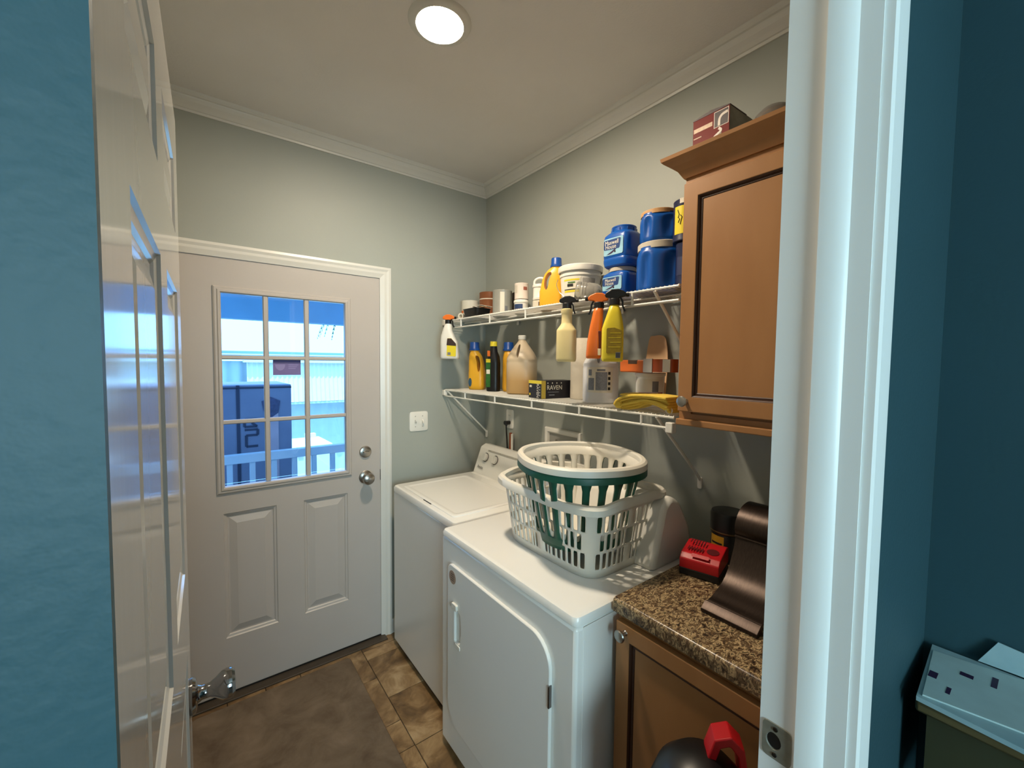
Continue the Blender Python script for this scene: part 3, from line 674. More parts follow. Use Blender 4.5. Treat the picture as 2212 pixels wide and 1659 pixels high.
tin('paint_can', 'small white paint can with an orange patch at the far end of the shelf', (-.165, -.075, BU), .052, .122, M_LABEL, M_STEEL, lab=[(.01, .06, -1.2, -.5, M_ORANGE)])
tin('round_tin', 'copper brown round tin behind the black tray', (-.085, -.165, BU), .058, .17, mat('copper_brown_tin', (150, 92, 58), .4, .3, var=.15), mat('tin_lid_brown', (128, 78, 48), .4, .3), lab=[(.125, .131, -1.5, 1.5, M_LABEL)])
tin('paint_can', 'bare grey metal quart paint can with paper label', (-.175, -.432, BU), .053, .138, mat('grey_paper_tin', (168, 166, 156), .45, .25, var=.1, scale=20), M_STEEL, lab=[(.012, .125, .05, .5, M_LABEL), (.02, .05, .55, .85, M_GREYINK)])
tin('paint_can', 'dark paint can half hidden behind the grey metal can', (-.09, -.475, BU), .04, .13, mat('dark_tin', (58, 52, 48), .4, .3, var=.2), M_STEEL)
jb = tin('small_jar', 'small jar with dark blue label under a white tin', (-.175, -.600, BU), .036, .068, M_WHITE, M_WHITE, lab=[(.006, .045, -1.0, .45, mat('blue_jar_label', (40, 62, 104), .5, var=.2, scale=40)), (.006, .022, -.8, .3, mat('mauve_jar_label', (150, 128, 140), .5, var=.2))], cat='jar')
obj('collar', lathe([(.037, .052), (.0385, .054), (.0385, .063), (.037, .066)], 28, cap=False), M_WHITE, jb)
tin('small_tin', 'white tin with a dark lid stacked on the blue labelled jar', (-.175, -.602, BU+.0705), .036, .082, mat('cream_tin', (222, 208, 196), .4, var=.06, scale=15), M_BLACK, lab=[(.045, .062, .5, 1.1, mat('brick_print', (150, 84, 66), .5)), (.03, .07, -.9, -.4, M_GREYLID)], cat='tin')
tin('small_can', 'small can with dark brown label beneath the white tub', (-.125, -.690, BU), .037, .058, M_LABEL, M_STEEL, lab=[(.004, .05, .0, 1.3, mat('dark_brown_label', (60, 32, 26), .5, var=.2))])
tb_ = thing('handled_tub', 'white tub with a moulded handle on top beside the yellow jug', 'tub', (-.125, -.690, BU+.0605), CAMR)
obj('body', lathe([(.034, 0), (.037, .003), (.0375, .012), (.035, .016), (.035, .062), (.0385, .065), (.0385, .076), (.036, .080), (0, .080)], 30, cap=False), M_WHITE, tb_)
obj('handle', tube(smooth_path([(-.03, 0, .074), (-.027, 0, .1), (-.01, 0, .112), (.012, 0, .112), (.027, 0, .1), (.03, 0, .074)], 5), .0065, 10), M_WHITE, tb_)
# black tray of odds and ends
tr = thing('plastic_tray', 'black plastic tray full of scraps at the left of the shelf', 'tray', (-.222, -.245, BU), -PI/2)
obj('shell', loft([(0, .062, .045, 6), (.004, .066, .048, 6), (.05, .076, .056, 6), (.0515, .08, .06, 6), (.05, .074, .054, 6), (.008, .062, .044, 6)], 40), M_BLACK, tr)
sr = random.Random(4)
for k in range(5):
    c_ = tag(obj('cardboard_scrap', prism([(sr.uniform(-.05, -.03), sr.uniform(-.02, -.01)), (sr.uniform(.02, .05), sr.uniform(-.025, -.01)), (sr.uniform(.03, .05), sr.uniform(.005, .025)), (sr.uniform(-.045, -.02), sr.uniform(.01, .025))], 0, .002, 'z'), M_KRAFT if k % 2 else M_LABEL, smooth=False), ['torn kraft scrap lowest in the black tray', 'torn white scrap in the black tray', 'torn kraft scrap near the top of the black tray', 'white paper scrap leaning in the black tray', 'topmost kraft scrap in the black tray'][k], 'scrap', 'scraps in the black tray')
    c_.location = (-.205+.008*k-.01, -.225-.012*k, BU+.042+.007*k); c_.rotation_euler = (sr.uniform(-.3, .3), sr.uniform(-.3, .3), sr.uniform(0, 3))
rl = thing('tape_roll', 'small white roll lying in front of the orange marked can', 'roll', (-.25, -.125, BU+.019), 0)
obj('wrap', lathe([(.011, -.017), (.019, -.017), (.019, .017), (.011, .017), (.011, -.017)], 24, cap=False), M_LABEL, rl, rot=(0, PI/2, .5))

# detergent jugs (local x = width, cap to the right, grip hole on the left)
def detergent(label, loc, rz, s=1., mirror=1, group='yellow detergent jugs', wx=1.):
    t = thing('detergent_jug', label, 'jug', loc, rz, group)
    m_ = mirror
    secs = [(0, .054, .034, 3.4, 0), (.006, .0605, .0395, 3.4, 0), (.02, .063, .0415, 3.4, 0), (.095, .063, .0415, 3.2, 0), (.105, .0605, .041, 3.2, .001*m_), (.15, .0565, .039, 3, .006*m_), (.185, .049, .036, 2.8, .012*m_), (.205, .038, .032, 2.5, .018*m_), (.216, .027, .026, 2.2, .021*m_), (.222, .0255, .0255, 2, .022*m_)]
    b = obj('body', loft([(z*s, a*s*wx, c*s, p, o*s*wx) for z, a, c, p, o in secs], 44), M_YEL, t)
    c1 = obj('cutter', loft([(.0, .0065*s, .011*s, 2.2), (.1*s, .0065*s, .011*s, 2.2)], 20), M_YEL, t, loc=(0, 0, 0))
    bm = bmesh.new()
    pts = smooth_path([(-.024*m_*s, .108*s), (-.030*m_*s, .122*s), (-.029*m_*s, .155*s), (-.018*m_*s, .178*s), (-.004*m_*s, .182*s), (-.002*m_*s, .172*s), (-.010*m_*s, .150*s), (-.013*m_*s, .128*s), (-.018*m_*s, .110*s)], 4)
    bpy.data.objects.remove(c1, do_unlink=True)
    pts = [((x+.016*m_*s)*1.3-.016*m_*s, (z-.145*s)*1.22+.145*s) for x, z in pts]
    c1 = obj('cutter', prism([(x*wx, z) for x, z in pts], -.1, .1, 'y'), M_YEL, t)
    bpy.context.view_layer.update(); cut(b, [c1])
    ox = .022*m_*s*wx
    obj('cap', lathe([(.031*s, .219*s), (.031*s, .227*s), (.0275*s, .232*s), (.0262*s, .262*s), (.024*s, .266*s), (0, .266*s)], 30, cap=False, cx=ox), M_BLUECAP, t)
    obj('pour_ring', lathe([(.026*s, .214*s), (.0285*s, .216*s), (.0285*s, .221*s), (.026*s, .222*s)], 28, cap=False, cx=ox), M_YEL, t)
    return t
detergent('yellow detergent jug with blue cap on the upper shelf', (-.150, -.806, BU), CAMR, .925)
j1 = detergent('yellow detergent jug with blue cap at the left end of the lower shelf', (-.155, -.148, BL), CAMR+.1, 1.08, -1, wx=.74)
obj('side_label', prism([(-.033+.010*math.cos(2*PI*k/16), .045+.026*math.sin(2*PI*k/16)) for k in range(16)], -.0457, -.0449), mat('teal_label', (44, 84, 110), .5, var=.3, scale=60), j1, smooth=False)
detergent('yellow detergent jug with blue cap half hidden behind the brown gallon jug', (-.075, -.388, BL), CAMR+.1, 1.06, -1, wx=.74)
# tall black bottle with green label
bt_ = thing('oil_bottle', 'tall black bottle with yellow cap and green label', 'bottle', (-.16, -.330, BL), CAMR)
obj('body', loft([(0, .034, .03, 3), (.004, .038, .034, 3), (.16, .038, .034, 3), (.2, .034, .031, 2.6), (.228, .023, .023, 2), (.248, .020, .020, 2), (.262, .019, .019, 2)], 32), M_BLACK, bt_)
obj('cap', lathe([(.0215, .258), (.0215, .262), (.0205, .264), (.0205, .283), (.019, .285), (0, .285)], 28, cap=False), M_YEL2, bt_)
gl = obj('label', prism([(-.0335, .025), (-.0075, .025), (-.0075, .185), (-.0335, .185)], -.0352, -.0342), mat('green_label', (42, 104, 36), .5, var=.4, scale=60), bt_, smooth=False)
obj('label_top', B(-.0335, -.0075, -.0357, -.0352, .165, .185), M_YEL2, gl, smooth=False)
obj('label_oval', B(-.031, -.010, -.0357, -.0352, .10, .125), M_LABEL, gl, smooth=False)
obj('neck_tag', B(-.026, -.010, -.0349, -.0335, .2, .232), M_ORANGE, bt_, smooth=False)
# gallon jugs
def gallon(label, loc, rz, m, capm, r=.0765, h=.30, contents=None, hole=True, pl=2.7):
    t = thing('gallon_jug', label, 'jug', loc, rz)
    k = h/.30; q_ = r/.0765
    b = obj('body', loft([(0, .066*q_, .066*q_, 3), (.006*k, .073*q_, .073*q_, 3), (.03*k, .0765*q_, .0765*q_, pl), (.165*k, .0765*q_, .0765*q_, pl), (.172*k, .075*q_, .075*q_, pl), (.178*k, .0765*q_, .0765*q_, pl), (.19*k, .0745*q_, .0745*q_, 2.5), (.215*k, .063*q_, .063*q_, 2.4), (.24*k, .047*q_, .047*q_, 2.2), (.262*k, .0315*q_, .0315*q_, 2.1), (.277*k, .0215, .0215, 2), (.284*k, .019, .019, 2), (.292*k, .019, .019, 2)], 44), m, t)
    if hole:
        c1 = obj('cutter', prism(smooth_path([(-.006, .19*k), (-.014, .205*k), (-.013, .235*k), (-.008, .256*k), (-.001, .258*k), (.001, .24*k), (-.001, .205*k), (-.003, .191*k)], 4), -.2, -.018, 'y'), m, t)
        bpy.context.view_layer.update(); cut(b, [c1])
    obj('cap', lathe([(.0205, .286*k), (.0212, .288*k), (.0212, .306*k), (.019, .308*k), (0, .308*k)], 28, cap=False), capm, t)
    return t
M_JUG = mat('milky_brown_jug', (206, 190, 168), .38, rgb2=(196, 176, 146), scale=5)
def fill_level(m, tan, zl, zh):
    nt = m.node_tree; b = nt.nodes['Principled BSDF']; old = b.inputs['Base Color'].links[0].from_socket
    tc = nt.nodes.new('ShaderNodeTexCoord'); sx = nt.nodes.new('ShaderNodeSeparateXYZ'); nt.links.new(tc.outputs['Object'], sx.inputs[0])
    mr = nt.nodes.new('ShaderNodeMapRange'); mr.inputs['From Min'].default_value = zl; mr.inputs['From Max'].default_value = zh
    nt.links.new(sx.outputs['Z'], mr.inputs['Value'])
    mx = nt.nodes.new('ShaderNodeMix'); mx.data_type = 'RGBA'; nt.links.new(mr.outputs[0], mx.inputs[0])
    mx.inputs[6].default_value = (*lin(tan), 1); nt.links.new(old, mx.inputs[7]); nt.links.new(mx.outputs[2], b.inputs['Base Color'])
fill_level(M_JUG, (186, 150, 98), .07, .16)     # tan liquid inside, cloudy plastic above it
gallon('cloudy brown gallon jug with white cap on the lower shelf', (-.14, -.568, BL), CAMR, M_JUG, M_WHITE, .079, .302)
wg = gallon('white gallon jug with a dense printed label below the spray bottles', (-.150, -1.122, BL), CAMR, mat('white_jug', (212, 212, 214), .4, var=.04), M_WHITE, .0745, .262, pl=2.0)
lb_ = cyl_label(.0748, .045, .15, F-.75, F+.75, M_LABEL, wg)
lab_grey = mat('dense_print', (132, 136, 146), .6, var=.35, scale=260)
for a0, a1, z0, z1, m in ((-.66, -.3, .055, .105, lab_grey), (-.66, -.45, .115, .14, lab_grey), (-.22, .42, .055, .13, lab_grey), (-.15, .3, .134, .142, M_GREYINK)):
    cyl_label(.0753, z0, z1, F+a0, F+a1, m, lb_, 'print_block')
for k in range(4): cyl_label(.0756, .056+.021*k, .068+.021*k, F+.46, F+.60, M_INK, lb_, 'pictogram', 4)
# glove box
rv = thing('glove_box', 'black and yellow carton lettered RAVEN on the lower shelf', 'box', (-.255, -.768, BL), -PI/2-.10)
# local: front -y faces world -x ; +x runs towards the doorway
obj('carton', B(0, .105, 0, .2, 0, .083), mat('black_carton', (26, 24, 34), .45, var=.15), rv, bevel=.0008)
obj('yellow_band', B(0, .105, -.0005, 0, .068, .083), M_YEL2, rv, smooth=False)
obj('yellow_corner', B(.105, .1055, .0, .024, .0, .083), mat('ochre_print', (190, 162, 60), .5, var=.1), rv, smooth=False)
text('RAVEN', .03, (.1057, .075, .05), M_LABEL, rv, rot=(PI/2, 0, PI/2), sx=.95)
text('RAVEN', .026, (.075, -.0006, .036), M_LABEL, rv, rot=(PI/2, PI/2, 0), sx=.8)
for k in range(4): obj('icon', lathe([(0, 0), (.003, 0), (.003, .0004), (0, .0004)], 10, cap=False), M_LABEL, rv, loc=(.1052, .036+.026*k, .072), rot=(0, PI/2, 0))
for k in range(4): obj('icon', lathe([(0, 0), (.0026, 0), (.0026, .0004), (0, .0004)], 10, cap=False), M_LABEL, rv, loc=(.092, -.0002, .015+.013*k), rot=(PI/2, 0, 0))
obj('print_line', B(.1052, .1056, .036, .10, .028, .031), M_GREYINK, rv, smooth=False)
obj('print_line', B(.1052, .1056, .044, .075, .014, .019), M_GREYINK, rv, smooth=False)
obj('emblem', B(.008, .026, -.0004, -.0001, .05, .06), M_LABEL, rv, smooth=False)
obj('emblem', B(.006, .016, -.0004, -.0001, .012, .022), M_YEL2, rv, smooth=False)
# paper towel
pt_ = thing('paper_towel_roll', 'white paper towel roll standing on the lower shelf', 'paper towels', (-.075, -.960, BL), CAMR)
obj('paper', lathe([(.021, 0), (.064, 0), (.066, .004), (.066, .276), (.064, .28), (.021, .28), (.021, 0)], 40, cap=False), mat('quilted_paper', (226, 216, 198), .85, var=.06, scale=25, bump=.5, bscale=70), pt_)
obj('core', lathe([(.019, .001), (.021, .001), (.021, .279), (.019, .279), (.019, .001)], 24, cap=False), M_KRAFT, pt_)
# tub with tape dispenser on it
tn = thing('putty_tub', 'white round tub with a faded red label on the lower shelf', 'tub', (-.13, -1.352, BL), CAMR)
obj('body', lathe([(.047, 0), (.05, .003), (.0535, .118), (.055, .119), (.055, .124), (.053, .125)], 36), M_WHITE, tn)
obj('lid', lathe([(.0555, .119), (.057, .121), (.057, .130), (.054, .132), (0, .132)], 36, cap=False), M_WHITE, tn)
cyl_label(.0512, .025, .108, F-1.1, F+1.1, M_LABEL, tn, flare=.0025)
cyl_label(.0524, .042, .058, F-.95, F+.45, mat('mauve_print', (184, 140, 150), .6, var=.2, scale=50), tn, 'red_band')
cyl_label(.0525, .042, .058, F+.5, F+1.0, mat('crimson_print', (150, 30, 40), .6, var=.2), tn, 'red_band')
cyl_label(.0532, .06, .1, F+.1, F+.55, M_GREYINK, tn, 'print_block', flare=.001)
tp = thing('tape_dispenser', 'orange packing tape dispenser lying on the white tub', 'tape dispenser', (-.155, -1.375, BL+.1325), -PI/2)
# local x along world -y, lying flat
hp = rounded([(-.118, -.02), (-.085, -.02), (-.068, .012), (-.02, .012), (.0, -.012), (.0, -.045), (-.118, -.045)], .004, 3)
obj('handle', boxes((-.118, -.005, -.040, .004, .0, .047)), M_ORANGE, tp, bevel=.005)
obj('grip_slot', B(-.08, -.035, -.0405, -.02, .030, .0475), mat('brown_plastic', (82, 60, 40), .5), tp, bevel=.003)
obj('roll_guard', prism(rounded([(-.01, -.04), (.06, -.04), (.105, -.028), (.112, .0), (.06, .045), (-.01, .045)], .012), .003, .05, 'z'), mat('amber_tape', (146, 66, 30), .25, var=.2), tp)
obj('tape_band', prism([(-.008, -.0425), (.03, -.0425), (.03, -.036), (-.008, -.036)], .001, .052, 'z'), mat('silver_band', (196, 190, 180), .3, .6), tp, smooth=False)
obj('tape_band', prism([(.072, -.040), (.098, -.034), (.098, -.03), (.072, -.034)], .004, .049, 'z'), MATS['silver_band'], tp, smooth=False)
# cardboard offcut leaning on the wall
cbd = tag(obj('cardboard_offcut', prism(smooth_path([(-.058, 0), (-.056, .14), (-.052, .27), (-.03, .284), (.0, .286), (.018, .278), (.03, .255), (.044, .19), (.05, .1), (.052, 0)], 3), 0, .004, 'y'), M_KRAFT), 'curved kraft cardboard offcut leaning on the wall behind the tape dispenser', 'cardboard')
cbd.location = (-.062, -1.318, BL); cbd.rotation_euler = (-.16, 0, -PI/2)
# folded yellow cloth
gv = thing('yellow_cloth', 'folded yellow cloth hanging over the right end of the lower shelf', 'cloth', (-.272, -1.455, BL), -PI/2)
M_CLOTH = mat('yellow_microfibre', (228, 196, 78), .9, var=.10, scale=30, bump=.5, bscale=120)
topp = [(-.118, .016), (-.108, .032), (-.085, .045), (-.045, .054), (.0, .057), (.05, .056), (.092, .053)]
botp = [(-.112, .004), (-.098, .004), (-.07, .006), (-.035, .016), (.0, .030), (.04, .026), (.088, .006)]
for k in range(6):
    f = k/5; pth = smooth_path([tuple(Vector(p).lerp(Vector(q), f)) for p, q in zip(topp, botp)], 5)
    obj('fold', ribbon(pth, 0, .0085, 'y', -.052+.006*(k % 3)+.004*k, .05-.002*k), M_CLOTH, gv, bevel=.003)
obj('rolled_edge', tube(smooth_path([(-.104, -.046, .018), (-.113, -.02, .022), (-.112, .02, .022), (-.104, .045, .018)], 4), [.010]+[.015]*11+[.010], 12), M_CLOTH, gv)
obj('top_layer', nestedz(-.10, .092, -.05, .05, .052, [(0, 0, .01), (.003, .006, .01), (.012, .008, .008)]), M_CLOTH, gv)
ps = thing('pipe_offcut', 'short white pipe end on the shelf beside the cabinet', 'pipe', (-.29, -1.538, BL+.012), 0)
obj('pipe', lathe([(.0075, 0), (.0115, 0), (.0115, .05), (.0075, .05), (.0075, .0)], 20, cap=False), M_WHITE, ps, rot=(0, PI/2, .5))
obj('bore', lathe([(0, .004), (.0078, .004), (.0078, .006), (0, .006)], 16, cap=False), M_BLACK, ps, rot=(0, PI/2, .5))

# bucket
bk = thing('bucket', 'white lidded plastic bucket with a picture label and wire handle', 'bucket', (-.118, -.962, BU), CAMR)
obj('body', lathe([(.076, 0), (.08, .003), (.090, .13), (.0935, .132), (.0935, .142), (.091, .144), (.092, .16)], 44), M_WHITE, bk)
obj('lid', lathe([(.095, .152), (.100, .153), (.1015, .16), (.1005, .176), (.096, .180), (.09, .181), (.085, .177), (0, .177)], 44, cap=False), M_WHITE, bk)
pl = cyl_label(.0838, .035, .125, F-.85, F+.12, M_LABEL, bk, flare=.0075)
for z0, z1, m in ((.108, .115, M_YEL2), (.058, .067, M_YEL2), (.0685, .072, M_INK)): cyl_label(.0838+.0075*(z0-.035)/.09+.0006, z0, z1, F-.8, F+.06, m, pl, 'print_band', flare=.0006)
a_ = .0838+.0075*.055/.09+.001
cyl_label(a_, .083, .094, F-.58, F-.26, M_INK, pl, 'picture', flare=.0008)
cyl_label(a_+.0008, .097, .103, F-.55, F-.15, mat('leaf_green', (70, 110, 50), .6), pl, 'picture', flare=.0004)
cyl_label(.0842, .045, .118, F+.2, F+.9, mat('small_print', (176, 172, 164), .6, var=.2, scale=200), bk, 'fine_print', flare=.006)
obj('wire_handle', tube(smooth_path([(-.1, -.012, .128), (-.104, -.03, .10), (-.085, -.065, .062), (-.055, -.083, .035), (-.045, -.09, .03), (.0, -.097, .026), (.05, -.085, .03), (.09, -.045, .08), (.1, -.01, .128)], 5), .0016, 6), M_STEEL, bk)
# clear jars
cj = thing('clear_bottle', 'ribbed clear plastic bottle lying on its side by the coffee tubs', 'bottle', (-.205, -1.085, BU+.054), 0)
ob = obj('shell', lathe([(.0, 0), (.034, .002), (.0395, .01), (.040, .02), (.038, .024), (.040, .03), (.038, .036), (.040, .042), (.038, .048), (.040, .054), (.040, .085), (.034, .1), (.02, .115), (.014, .12), (.014, .135)], 28, cap=False), M_CLEAR, cj, rot=(PI/2+.15, 0, .75), loc=(-.03, .04, 0))
cj2 = thing('smoked_bottle', 'smoky plastic bottle lying behind the ribbed clear bottle', 'bottle', (-.072, -1.125, BU+.044), 0)
obj('shell', lathe([(0, 0), (.036, .003), (.04, .012), (.04, .08), (.03, .1), (.014, .112), (.014, .125)], 28, cap=False), clear('smoke_plastic', (.6, .57, .53), .8, .15, .4, (.2, .17, .15)), cj2, rot=(PI/2, 0, .55), loc=(-.02, .05, 0))

# coffee tubs
def tub_square(label, loc, rz, hh, lidm, labelled=True):
    t = thing('coffee_tub', label, 'tub', loc, rz, 'blue coffee tubs')
    k = hh/.15; a = .0625
    obj('body', loft([(0, a*.86, a*.86, 5), (.005*k, a*.95, a*.95, 5.2), (.02*k, a, a, 5.4), (.03*k, a, a, 5.4), (.033*k, a*.97, a*.97, 5.4), (.037*k, a, a, 5.4), (.105*k, a, a, 5.4), (.118*k, a*.96, a*.96, 5), (.128*k, a*.84, a*.84, 3.2), (.133*k, a*.76, a*.76, 2.3), (.150*k, a*.75, a*.75, 2.1)], 48), M_BLUE, t)
    if lidm: obj('lid', lathe([(a*.80, .131*k), (a*.86, .132*k), (a*.86, .149*k), (a*.83, .151*k), (0, .151*k)], 36, cap=False), lidm, t)
    else:
        obj('mouth', lathe([(a*.755, .1445*k), (a*.78, .146*k), (a*.78, .150*k), (a*.74, .152*k), (0, .152*k)], 36, cap=False), M_BLUE, t)
        for q in range(10):
            an = q*2*PI/10; obj('neck_rib', B(-.002, .002, -.003, .003, .131*k, .1435*k), M_BLUE, t, loc=(a*.765*math.cos(an), a*.765*math.sin(an), 0), rot=(0, 0, an+PI/2), bevel=.001)
    lb_ = obj('label', prism(rounded([(-.048, .042*k), (.046, .042*k), (.046, .105*k), (-.048, .105*k)], .007), -a-.0006, -a+.004, 'y'), M_LBLUE, t, smooth=False)
    obj('swoosh', prism(smooth_path([(-.034, .046*k), (.0, .060*k), (.022, .078*k), (.034, .1*k), (.030, .082*k), (.014, .062*k), (-.004, .05*k), (-.02, .046*k)], 4), -a-.0009, -a-.0006, 'y'), M_PURPLE, lb_, smooth=False)
    obj('brand_panel', prism(rounded([(-.0475, .064*k), (.030, .062*k), (.036, .1*k), (-.0475, .1*k)], .006), -a-.0010, -a-.0006, 'y'), mat('deep_blue_print', (26, 62, 120), .5, var=.2), lb_, smooth=False)
    text('Maxwell', .0225*min(k, 1.05), (-.008, -a-.0013, .088*k), M_LABEL, lb_, sx=.86)
    text('House', .0225*min(k, 1.05), (-.013, -a-.0013, .073*k), M_LABEL, lb_, sx=.86)
    obj('bean_print', lathe([(0, 0), (.004, .0), (.004, .0004), (0, .0004)], 10, cap=False), M_INK, lb_, loc=(.008, -a-.0006, .053*k), rot=(PI/2, 0, 0))
    return t
tub_square('blue coffee tub with pale lid and printed label, under the lidless tub', (-.147, -1.222, BU), -PI/2, .126, M_GREYLID)
tub_square('lidless blue coffee tub with printed label, on top of its stack', (-.148, -1.226, BU+.1275), -PI/2, .158, None)
def tub_round(label, loc, rz, r, hh, lidm):
    t = thing('coffee_tub', label, 'tub', loc, rz, 'blue coffee tubs')
    # grip hollows: the outline pulls in at two places
    bm = bmesh.new(); n = 64; rs = []
    for z, f, g in ((0, .90, 0), (.005, .96, .1), (.02, 1., .6), (.05, 1., 1.), (.6*hh, 1., 1.), (.72*hh, 1., .7), (.77*hh, .97, .1), (.83*hh, .93, 0), (.85*hh, .9, 0), (.9*hh, .9, 0)):
        rr = []
        for i in range(n):
            a = 2*PI*i/n; x, y = sup(r*f, r*f, 2.9, a)
            for ac in (F-.62, F+.30, F+2.6, F-2.2):
                d = abs((a-ac+PI) % (2*PI)-PI); w_ = math.exp(-(d/.24)**4)*.14*g
                x *= 1-w_; y *= 1-w_
            rr.append((x, y, z))
        rs.append(rr)
    rings(bm, rs); obj('body', bm, M_BLUE, t, ang=1.0)
    obj('lid', lathe([(r*.92, .86*hh), (r*.97, .865*hh), (r*.975, .985*hh), (r*.94, hh), (0, hh)], 44, cap=False), lidm, t)
    cyl_label(r*.985, .3*hh, .55*hh, F+.85, F+1.25, mat('faded_label', (70, 84, 110), .5, var=.3, scale=60), t, 'small_label', 6)
    return t
tub_round('large blue coffee tub with grey lid next to the wall cabinet', (-.166, -1.404, BU), CAMR, .080, .178, M_GREYLID)
tub_round('blue coffee tub with tan lid stacked on the grey lidded tub', (-.166, -1.398, BU+.1785), CAMR, .0665, .115, M_TAN)
tin('coffee_can', 'navy coffee can squeezed between the blue tubs and the wall cabinet', (-.205, -1.535, BU), .036, .148, M_NAVY, M_NAVY, rz=CAMR, lab=[(.04, .1, -1.2, 1.2, mat('navy_band', (40, 46, 84), .5, var=.2))])
nc = tin('coffee_can', 'navy coffee can with a bright yellow handwritten label, top of its stack', (-.205, -1.531, BU+.1515), .044, .135, M_NAVY, M_NAVY, rz=CAMR, lab=[(.022, .112, -1.15, .1, M_YEL2), (.12, .136, -.7, .4, M_LABEL)])
wr = [[(-.85, .1), (-.72, .085), (-.8, .075), (-.68, .07), (-.78, .058)], [(-.62, .082), (-.5, .075), (-.58, .062), (-.62, .052)]]
for ln in wr:
    pts = [(.0452*math.cos(F+a), .0452*math.sin(F+a), z) for a, z in ln]
    obj('handwriting', tube(pts, .0012, 5), M_INK, nc)

# ------------------------------------------------------------------ spray bottles hung on the upper shelf rail
def spray(label, loc, rz, secs, bodym, headm, collarm, zneck, tilt=(0, 0), side=1, neck_r=.017, headscale=1.):
    t = thing('spray_bottle', label, 'spray bottle', loc, rz); t.rotation_euler = (tilt[0], tilt[1], rz)
    b = obj('body', loft(secs, 40), bodym, t, ang=.8)
    s = side; k = headscale; zn = zneck; topx = secs[-1][4] if len(secs[-1]) > 4 else 0
    obj('collar', lathe([(neck_r, zn-.004), (neck_r*1.08, zn-.003), (neck_r*1.05, zn+.016), (neck_r*.9, zn+.019)], 24, cx=topx), collarm, t)
    hp_ = [(-.034, .030), (-.030, .040), (-.012, .051), (.012, .052), (.032, .044), (.040, .036), (.039, .026), (.018, .022), (.010, .010), (-.010, .010), (-.014, .020), (-.030, .024)]
    hp_ = [(topx+s*x*k, zn+z*k) for x, z in hp_]
    obj('trigger_head', prism(rounded(hp_, .003*k, 3), -.0105*k, .0105*k, 'y'), headm, t, bevel=.003)
    obj('nozzle', lathe([(.0, 0), (.0065*k, 0), (.0075*k, .003), (.0075*k, .011*k), (.004, .013*k), (0, .013*k)], 18, cap=False), collarm, t, loc=(topx+s*.038*k, 0, zn+.0315*k), rot=(0, s*PI/2, 0))
    tp_ = smooth_path([(topx+s*.019*k, zn+.024*k), (topx+s*.027*k, zn+.008*k), (topx+s*.028*k, zn-.006*k), (topx+s*.036*k, zn-.026*k)], 5)
    obj('trigger', ribbon(tp_, 0, .006, 'y', -.006, .006), headm if headm is M_BLACK else collarm, t)
    obj('dip_tube', tube([(topx, 0, zn), (topx*.5, 0, .02)], .002, 6), M_WHITE, t)
    return t
spray('cream spray bottle with black trigger hanging from the upper shelf', (-.352, -1.118, 1.5915), CAMR,
      [(0, .032, .026, 3), (.003, .037, .030, 3), (.012, .0395, .032, 3), (.118, .0388, .0315, 3), (.1235, .0384, .031, 3), (.127, .0368, .030, 2.9), (.134, .0318, .028, 2.6), (.148, .0225, .0225, 2.2), (.153, .0212, .0212, 2), (.188, .0205, .0205, 2), (.193, .0238, .0238, 2), (.206, .0238, .0238, 2), (.2085, .018, .018, 2), (.214, .0165, .0165, 2)], M_CREAM, M_BLACK, M_BLACK, .212, headscale=.9)
ob_ = spray('orange spray bottle with orange head hanging from the upper shelf', (-.352, -1.272, 1.6035), CAMR,
      [(0, .023, .023, 3.2, -.008), (.004, .0265, .027, 3.2, -.008), (.012, .0275, .029, 3.2, -.0075), (.06, .026, .029, 3, -.006), (.12, .0225, .026, 2.8, .0), (.17, .0185, .021, 2.5, .006), (.182, .0165, .018, 2.2, .008), (.186, .014, .014, 2, .0085)], M_ORANGE, M_ORANGE, M_BLACK, .187, side=-1)
obj('side_label', B(.0055, .0195, -.026, -.0215, .02, .10), mat('dark_red_label', (90, 24, 18), .5, var=.2), ob_, bevel=.002, label='dark red label edge')
obj('label_patch', B(.008, .019, -.0272, -.0255, .012, .036), M_LABEL, ob_, bevel=.002)
yb = spray('yellow spray bottle with black trigger hanging from the upper shelf', (-.352, -1.346, 1.5925), CAMR,
      [(0, .032, .022, 4, .002), (.003, .036, .026, 4, .002), (.012, .0375, .0275, 4, .002), (.115, .0375, .0275, 4, .002), (.14, .032, .026, 3.5, .004), (.17, .024, .022, 3, .006), (.192, .0175, .018, 2.4, .006), (.196, .015, .015, 2, .006), (.202, .015, .015, 2, .006)], M_YEL2, M_BLACK, M_BLACK, .202)
yl = obj('label', prism(rounded([(-.018, .028), (.034, .028), (.034, .108), (.008, .118), (-.018, .116)], .005), -.0286, -.027, 'y'), mat('mustard_label', (156, 132, 20), .5, var=.25, scale=90), yb, smooth=False)
obj('barcode', B(.014, .030, -.029, -.0286, .013, .033), M_GREYINK, yl, smooth=False)
for k in range(6): obj('bar', B(.0155+.0023*k, .0165+.0023*k, -.0293, -.029, .015, .031), M_INK, yl, smooth=False)
for k in range(4): obj('print_line', B(-.012+.006*(k % 2), .030, -.029, -.0286, .05+.016*k, .052+.016*k), M_YEL2, yl, smooth=False)
wb_ = spray('white spray bottle with orange head at the far left end of the shelf', (-.352, -.158, 1.604), CAMR+.12,
      [(0, .049, .026, 3.6, .004), (.003, .053, .030, 3.6, .004), (.012, .0545, .032, 3.6, .004), (.1, .049, .031, 3.4, -.002), (.135, .038, .028, 3, -.010), (.165, .027, .024, 2.6, -.012), (.196, .0205, .020, 2.3, -.008), (.2, .0165, .0165, 2, -.008), (.206, .016, .016, 2, -.008)], M_WHITE, M_ORANGE, M_BLACK, .207, headscale=.95)
